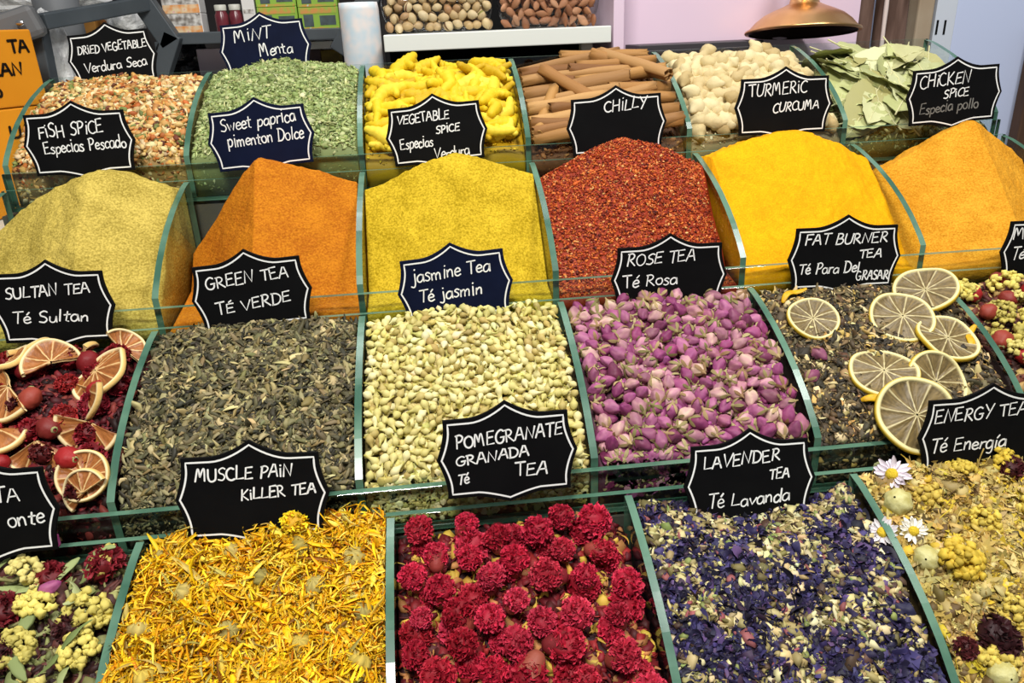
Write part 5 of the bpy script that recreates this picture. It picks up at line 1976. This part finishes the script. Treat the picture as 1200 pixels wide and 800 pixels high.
mb = MB(); mb.box((xa, .98, -1), (xa + .12, 1.01, .34)); o = mb.build('wooden_board', mat('dark_board_wood', (92, 66, 48), .6, .3, (66, 46, 34), 1, stretch=(30, 30, 4)), bevel=.003)
tag(o, 'dark brown wooden board at the far right edge beside the pale blue cabinet', 'board')

# ---- left background
YB = 1.55
GREYM = mat('dark_grey_metal', (78, 84, 88), .45, .4, (66, 72, 76), 8)
root = empty('grey_shelf_frame', tuple(at_y(300, 90, YB))); ro = np.array(root.location)
tag(root, 'dark grey metal shelf frame with slanted struts behind the mint', 'shelf')
def beam(name, a, c, Ya, Yc, wd, ht, m=GREYM):
    mb = MB(); mb.bar(at_y(*a, Ya) - ro, at_y(*c, Yc) - ro, wd, ht)
    return mb.build(name, m, root, bevel=.003)
beam('shelf_beam', (188, 46), (440, 38), YB, YB, .03, .028)
bd = MB(); z_ = at_y(300, 36, YB)[2]
bd.box((at_y(188, 40, YB)[0] - ro[0], .0, z_ - ro[2] - .012), (at_y(412, 40, YB)[0] - ro[0], .32, z_ - ro[2] - .004)); bd.build('shelf_board', GREYM, root)
beam('strut', (158, -12), (203, 52), YB - .02, YB - .02, .04, .05)
beam('strut', (204, 40), (182, 110), YB - .02, YB - .02, .04, .042)
beam('strut', (438, -12), (398, 62), YB - .02, YB - .02, .04, .052)
beam('upper_beam', (46, 26), (172, 4), YB - .3, YB - .02, .04, .032)
beam('rear_post', (62, 130), (40, 20), YB - .3, YB - .3, .04, .035)
for lx in (190, 405):
    c_ = at_y(lx, 40, YB + .3)
    bpart('leg', (c_[0] - .02, YB + .28, -1.0), (c_[0] + .02, YB + .32, c_[2] - .02), GREYM, root, ro)
mb = MB()
p0 = at_y(20, 30, YB - .35) - ro
mb.bar(at_y(-40, 52, YB - .38) - ro, at_y(47, 22, YB - .34) - ro, .06, .062); mb.build('corner_cap', mat('grey_cap', (104, 104, 104), .45, .4), root, bevel=.012)
V, F = ico(2); c = at_y(23, 27, YB - .39) - ro
mk('screw', V * .006 * np.array([1.4, .5, 1]) + c, F, mat('screw_steel', (210, 210, 210), .25, .5, metal=1), root, None, True)

# orange cartons with black lettering, turned away from the stand
ORNG = mat('orange_carton', (226, 146, 26), .6, .25, (216, 134, 18), 4)
BLKINK = mat('black_ink', (30, 22, 14), .7, .1)
cor = at_y(52, 100, 1.1)
ang = math.radians(58)
dx, dn = np.array([math.cos(ang), math.sin(ang), 0]), np.array([math.sin(ang), -math.cos(ang), 0])
zt = at_y(38, 34, 1.1)[2]
zmid = at_y(53, 122, 1.1)[2]
for i, (za, zb_, lb, words) in enumerate([(zmid + .001, zt, 'orange carton with black lettering at the left edge, on top of another', [("LAN", -.098, -.034, .058), ("TA", -.052, -.012, .098), ("o", -.1, -.088, .022)]),
                                          (zmid - .2, zmid - .001, 'lower orange carton at the left edge with black lettering', [("UA", -.095, -.045, .145)])]):
    root = empty('orange_carton', (cor[0], cor[1], za))
    hgt = zb_ - za
    B = np.stack([dx, -dn, [0, 0, 1]], 1)
    mb = MB(); mb.box((-.6, 0, 0), (0, .25, hgt), B); mb.build('body', ORNG, root, bevel=.003)
    mb = MB()
    for (tx, xa_, xb2, zz_) in words:
        m2 = MB()
        adv = sum(GL[c_][0] for c_ in tx)
        x_ = 0
        for c_ in tx:
            for s_, pts_ in GL[c_][1]:
                P = sm(pts_) if s_ else np.array(pts_, float)
                P = np.stack([(P[:, 0] + x_) * (xb2 - xa_) / adv, P[:, 1] * .022], 1)
                ribbon(m2, P, .0026, .001)
            x_ += GL[c_][0]
        V, F, C = m2.arrays()
        V = V + np.array([xa_, 0, zz_])
        mb.add(V @ B.T, F)
    mb.build('lettering', BLKINK, root)
    tag(root, lb, 'carton', 'orange cartons')


tbl = empty('side_table', (cor[0] - .2, 1.1, -1.0)); ro2 = np.array(tbl.location)
zl = zmid - .202
bpart('table_top', (cor[0] - .62, .58, zl - .025), (cor[0] + .32, 1.62, zl), SHELFW, tbl, ro2)
for ax in (-.6, .27):
    for ay in (.6, 1.56):
        bpart('leg', (cor[0] + ax, ay, -1.0), (cor[0] + ax + .04, ay + .04, zl - .0255), GREYM, tbl, ro2)
tag(tbl, 'side table under the orange cartons at the left edge', 'table')


def crumple_mat(name, rgb, rgb2): return mat(name, rgb, .35, .5, rgb2, 30, bump=(18, 1.0), bdist=.02)


WHP = crumple_mat('white_plastic', (226, 226, 222), (186, 186, 186))
def crumpled(px, py, Y, sx, sy, sz, seed, lb, m=WHP, cat='plastic sheet', name='crumpled_plastic_sheet'):
    r = np.random.default_rng(seed)
    V, F = ico(3)
    k = np.zeros(len(V))
    for q in range(9):
        d = r.standard_normal(3); d /= np.linalg.norm(d)
        k += .09 * np.abs(np.sin(V @ d * r.uniform(3, 7) + r.uniform(0, 6)))
    V = V * (0.75 + k)[:, None] * np.array([sx, sy, sz])
    o = mk(name, V, F, m)
    o.location = tuple(at_y(px, py, Y))
    return tag(o, lb, cat)
crumpled(66, 78, 1.35, .034, .04, .095, 1, 'crumpled white plastic sheet right of the orange carton')
crumpled(30, 4, 1.6, .14, .08, .045, 2, 'white plastic sheet lying over the grey frame in the top left corner')
crumpled(148, 24, 1.75, .04, .04, .038, 3, 'small crumpled pale plastic sheet above the dried vegetable sign')
V, F = lathe_t([(.001, 0), (.048, 0), (.05, .004), (.05, .1), (.046, .105), (.001, .105)], 28)
o = mk('grey_tub', V, F, mat('grey_plastic', (112, 114, 116), .5, .3), None, None, True)
o.location = tuple(at_y(76, 48, 1.5)); tag(o, 'grey plastic tub behind the dried vegetable sign', 'tub')
for i, (a, c, t_, bt_, lb) in enumerate([(86, 108, 14, 44, 'tan carton above the dried vegetable sign beside the grey tub'), (122, 136, 10, 40, 'narrow brown carton above the dried vegetable sign')]):
    A, B_ = at_y(a, bt_, 1.8), at_y(c, t_, 1.8)
    mb = MB(); mb.box((A[0], 1.8, A[2]), (B_[0], 1.88, B_[2])); o = mb.build('small_carton', mat('tan_card' + 'ab'[i], [(196, 140, 70), (150, 96, 50)][i], .7, .2, [(160, 110, 52), (120, 76, 40)][i], 25), bevel=.002)
    tag(o, lb, 'carton')


def printed_mat(name, cols, scale, rough=.4):
    """printed card: soft patches of several inks"""
    m, nt, b = base_mat(name, rough, .4)
    tc = nt.nodes.new('ShaderNodeTexCoord')
    v = nt.nodes.new('ShaderNodeTexNoise'); v.inputs['Scale'].default_value = scale; v.inputs['Detail'].default_value = 1.5
    r = nt.nodes.new('ShaderNodeValToRGB'); r.color_ramp.interpolation = 'EASE'
    els = r.color_ramp.elements
    for i, c in enumerate(cols):
        p = .28 + .44 * i / (len(cols) - 1)
        e = els[0] if i == 0 else (els[1] if i == len(cols) - 1 else els.new(p))
        e.position = p
        e.color = tuple(s2l(c)) + (1,)
    nt.links.new(tc.outputs['Object'], v.inputs['Vector'])
    nt.links.new(v.outputs[0], r.inputs[0])
    nt.links.new(r.outputs[0], b.inputs['Base Color'])
    return m


ztop = at_y(300, 36, YB)[2] - .004
YPB = YB + .03
def product(name, pxa, pxb, pyt, body, lb, cat, panels, group=None, depth=.07, z0=None, bevel=.002):
    """a carton standing on the shelf with printed panels on its front"""
    xa, xb = at_y(pxa, 20, YPB)[0], at_y(pxb, 20, YPB)[0]
    z0 = ztop if z0 is None else z0
    z1 = at_y((pxa + pxb) / 2, pyt, YPB)[2]
    root = empty(name, (xa, YPB, z0))
    wv, hv = xb - xa, z1 - z0
    mb = MB(); mb.box((0, 0, 0), (wv, depth, hv)); mb.build('body', body, root, bevel=bevel)
    for (nm, u0, u1, v0, v1, m) in panels:
        mb = MB(); mb.box((u0 * wv, -.0008, v0 * hv), (u1 * wv, 0.0, v1 * hv)); mb.build(nm, m, root)
    tag(root, lb, cat, group)
    return root, z1


CARDW = mat('white_card', (232, 228, 222), .4, .4)
ORP = printed_mat('orange_print', [(236, 150, 70), (240, 196, 90), (226, 110, 70), (240, 220, 180)], 60)
WHPR = printed_mat('white_print', [(236, 232, 224), (226, 200, 170), (240, 238, 232), (120, 110, 100)], 70)
GRN = mat('bright_green_card', (150, 190, 70), .4, .4)
GRNP = printed_mat('green_print', [(150, 196, 70), (206, 206, 90), (120, 160, 60), (220, 150, 80)], 60)
SLATE = printed_mat('slate_print', [(84, 100, 100), (120, 130, 120), (70, 80, 80)], 50)
zcur = ztop
for i in range(2):
    _, zcur = product('product_box', 192, 236, [16, -9][i], CARDW, ['white and orange printed box standing on the grey shelf, lower of two', 'white and orange printed box on top of the lower one above the grey shelf'][i], 'box',
                      [('printed_band', 0.02, .98, .02, .42, ORP), ('printed_band', 0.02, .98, .44, .98, WHPR)], 'orange and white boxes', .06, zcur)
JAR = mat('dark_red_jam', (104, 34, 46), .25, .5, (130, 60, 66), 20)
CAP = mat('pale_jar_lid', (206, 204, 190), .4, .4)
for i, (pa, lb) in enumerate([(250, 'dark red jar with a pale lid on the grey shelf, nearer the orange box'), (267, 'dark red jar with a pale lid on the grey shelf, nearer the white carton')]):
    xa, xb = at_y(pa, 20, YPB)[0], at_y(pa + 16, 20, YPB)[0]
    rd = (xb - xa) / 2
    h_ = .055
    V, F = lathe_t([(.001, 0), (rd * .9, 0), (rd, .003), (rd, h_ * .8), (rd * .8, h_ * .92), (rd * .8, h_)], 24)
    root = empty('jam_jar', ((xa + xb) / 2, YPB + rd, ztop))
    mk('jar_body', V, F, JAR, root, None, True)
    V, F = lathe_t([(rd * .86, h_), (rd * .88, h_ + .012), (rd * .8, h_ + .0135), (.001, h_ + .0135)], 24)
    mk('lid', V, F, CAP, root, None, True)
    tag(root, lb, 'jar', 'dark red jars on the grey shelf')
product('white_carton', 285, 300, -8, CARDW, 'narrow white carton on the grey shelf between the jars and the green boxes', 'carton', [('printed_band', .1, .9, .5, .6, WHPR)])
gx = [302, 350, 398]
for i in range(2):
    zc = ztop
    for j in range(2):
        _, zc = product('green_tea_box', gx[i], gx[i + 1] - 1, [8, -20][j], GRN, ['green printed box on the grey shelf, %s', 'green printed box stacked on top, %s'][j] % ['left stack behind the mint sign', 'right stack right of the mint sign'][i], 'box',
                        [('printed_picture', .05, .95, .72, .97, GRNP), ('printed_picture', .12, .36, .15, .68, SLATE), ('printed_picture', .52, .92, .2, .62, SLATE), ('printed_picture', .04, .96, .02, .12, GRNP)], 'green boxes on the grey shelf', .06, zc)
# under the beam
ROLLM = printed_mat('speckled_paper', [(196, 216, 226), (238, 238, 242), (246, 242, 246), (238, 234, 240), (220, 170, 184), (236, 226, 220)], 42, .5)
A, B_ = at_y(403, 75, .90), at_y(449, 75, .90)
rd = (B_[0] - A[0]) / 2
V, F = lathe_t([(.001, 0), (rd * .98, 0), (rd, .01), (rd, .7), (rd, 1.425), (rd * .97, 1.437), (.001, 1.437)], 32, lambda s, a: 1 + .025 * math.sin(3 * a + 4 * s))
o = mk('speckled_roll', V, F, ROLLM, None, None, True)
o.location = ((A[0] + B_[0]) / 2, .92, -1.0); tag(o, 'white paper roll with faint pink and blue specks left of the nut shelf', 'roll')
crumpled(216, 66, 1.75, .05, .05, .05, 7, 'crumpled shiny black bag below the grey shelf', mat('shiny_black_plastic', (22, 22, 24), .25, .6, bump=(20, .8), bdist=.02), 'bag', 'black_plastic_bag')
mb = MB(); A, C_ = at_y(234, 84, 1.7), at_y(264, 56, 1.7); mb.box((A[0], 1.7, A[2] - .02), (C_[0], 1.78, C_[2]))
o = mb.build('pink_box', mat('pale_pink_card', (226, 206, 214), .5, .3), bevel=.003); tag(o, 'pale pink box below the grey shelf left of the mint sign', 'box')
mb = MB(); A, C_ = at_y(226, 62, 1.68), at_y(242, 49, 1.68); mb.box((A[0], 1.69, A[2]), (C_[0], 1.72, C_[2])); o = mb.build('white_funnel', CARDW)
bpy.data.objects.remove(o)
for i, (a, c, t_, bt_, col, lb) in enumerate([(360, 376, 55, 84, (74, 56, 56), 'dark brown box below the grey shelf right of the mint sign'), (377, 398, 58, 84, (128, 108, 30), 'dark olive yellow box below the grey shelf')]):
    A, C_ = at_y(a, bt_, 1.66), at_y(c, t_, 1.66)
    mb = MB(); mb.box((A[0], 1.66, A[2]), (C_[0], 1.72, C_[2])); o = mb.build('small_box', mat('box_card' + 'ab'[i], col, .5, .3, tuple(int(q * .7) for q in col), 20), bevel=.002); tag(o, lb, 'box')
A, C_ = at_y(358, 58, 1.64), at_y(404, 47, 1.64)
mb = MB(); mb.box((A[0], 1.64, A[2]), (C_[0], 1.9, C_[2])); o = mb.build('white_tray', SHELFW, bevel=.002); tag(o, 'white tray edge directly under the grey shelf, right of the mint sign', 'tray')
root = empty('storage_cabinet', (at_y(300, 90, 1.64)[0], 1.64, -1.0)); ro = np.array(root.location)
xl, xr = at_y(150, 90, 1.62)[0], at_y(420, 90, 1.62)[0]
zt_ = at_y(300, 84, 1.64)[2]
bpart('cabinet_top', (xl, 1.62, zt_ - .03), (xr, 2.0, zt_ - .004), GREYM, root, ro)
bpart('cabinet_body', (xl + .01, 1.64, -1.0), (xr - .01, 1.99, zt_ - .0305), BLK, root, ro)
tag(root, 'low dark cabinet behind the mint bin that carries small boxes', 'cabinet')
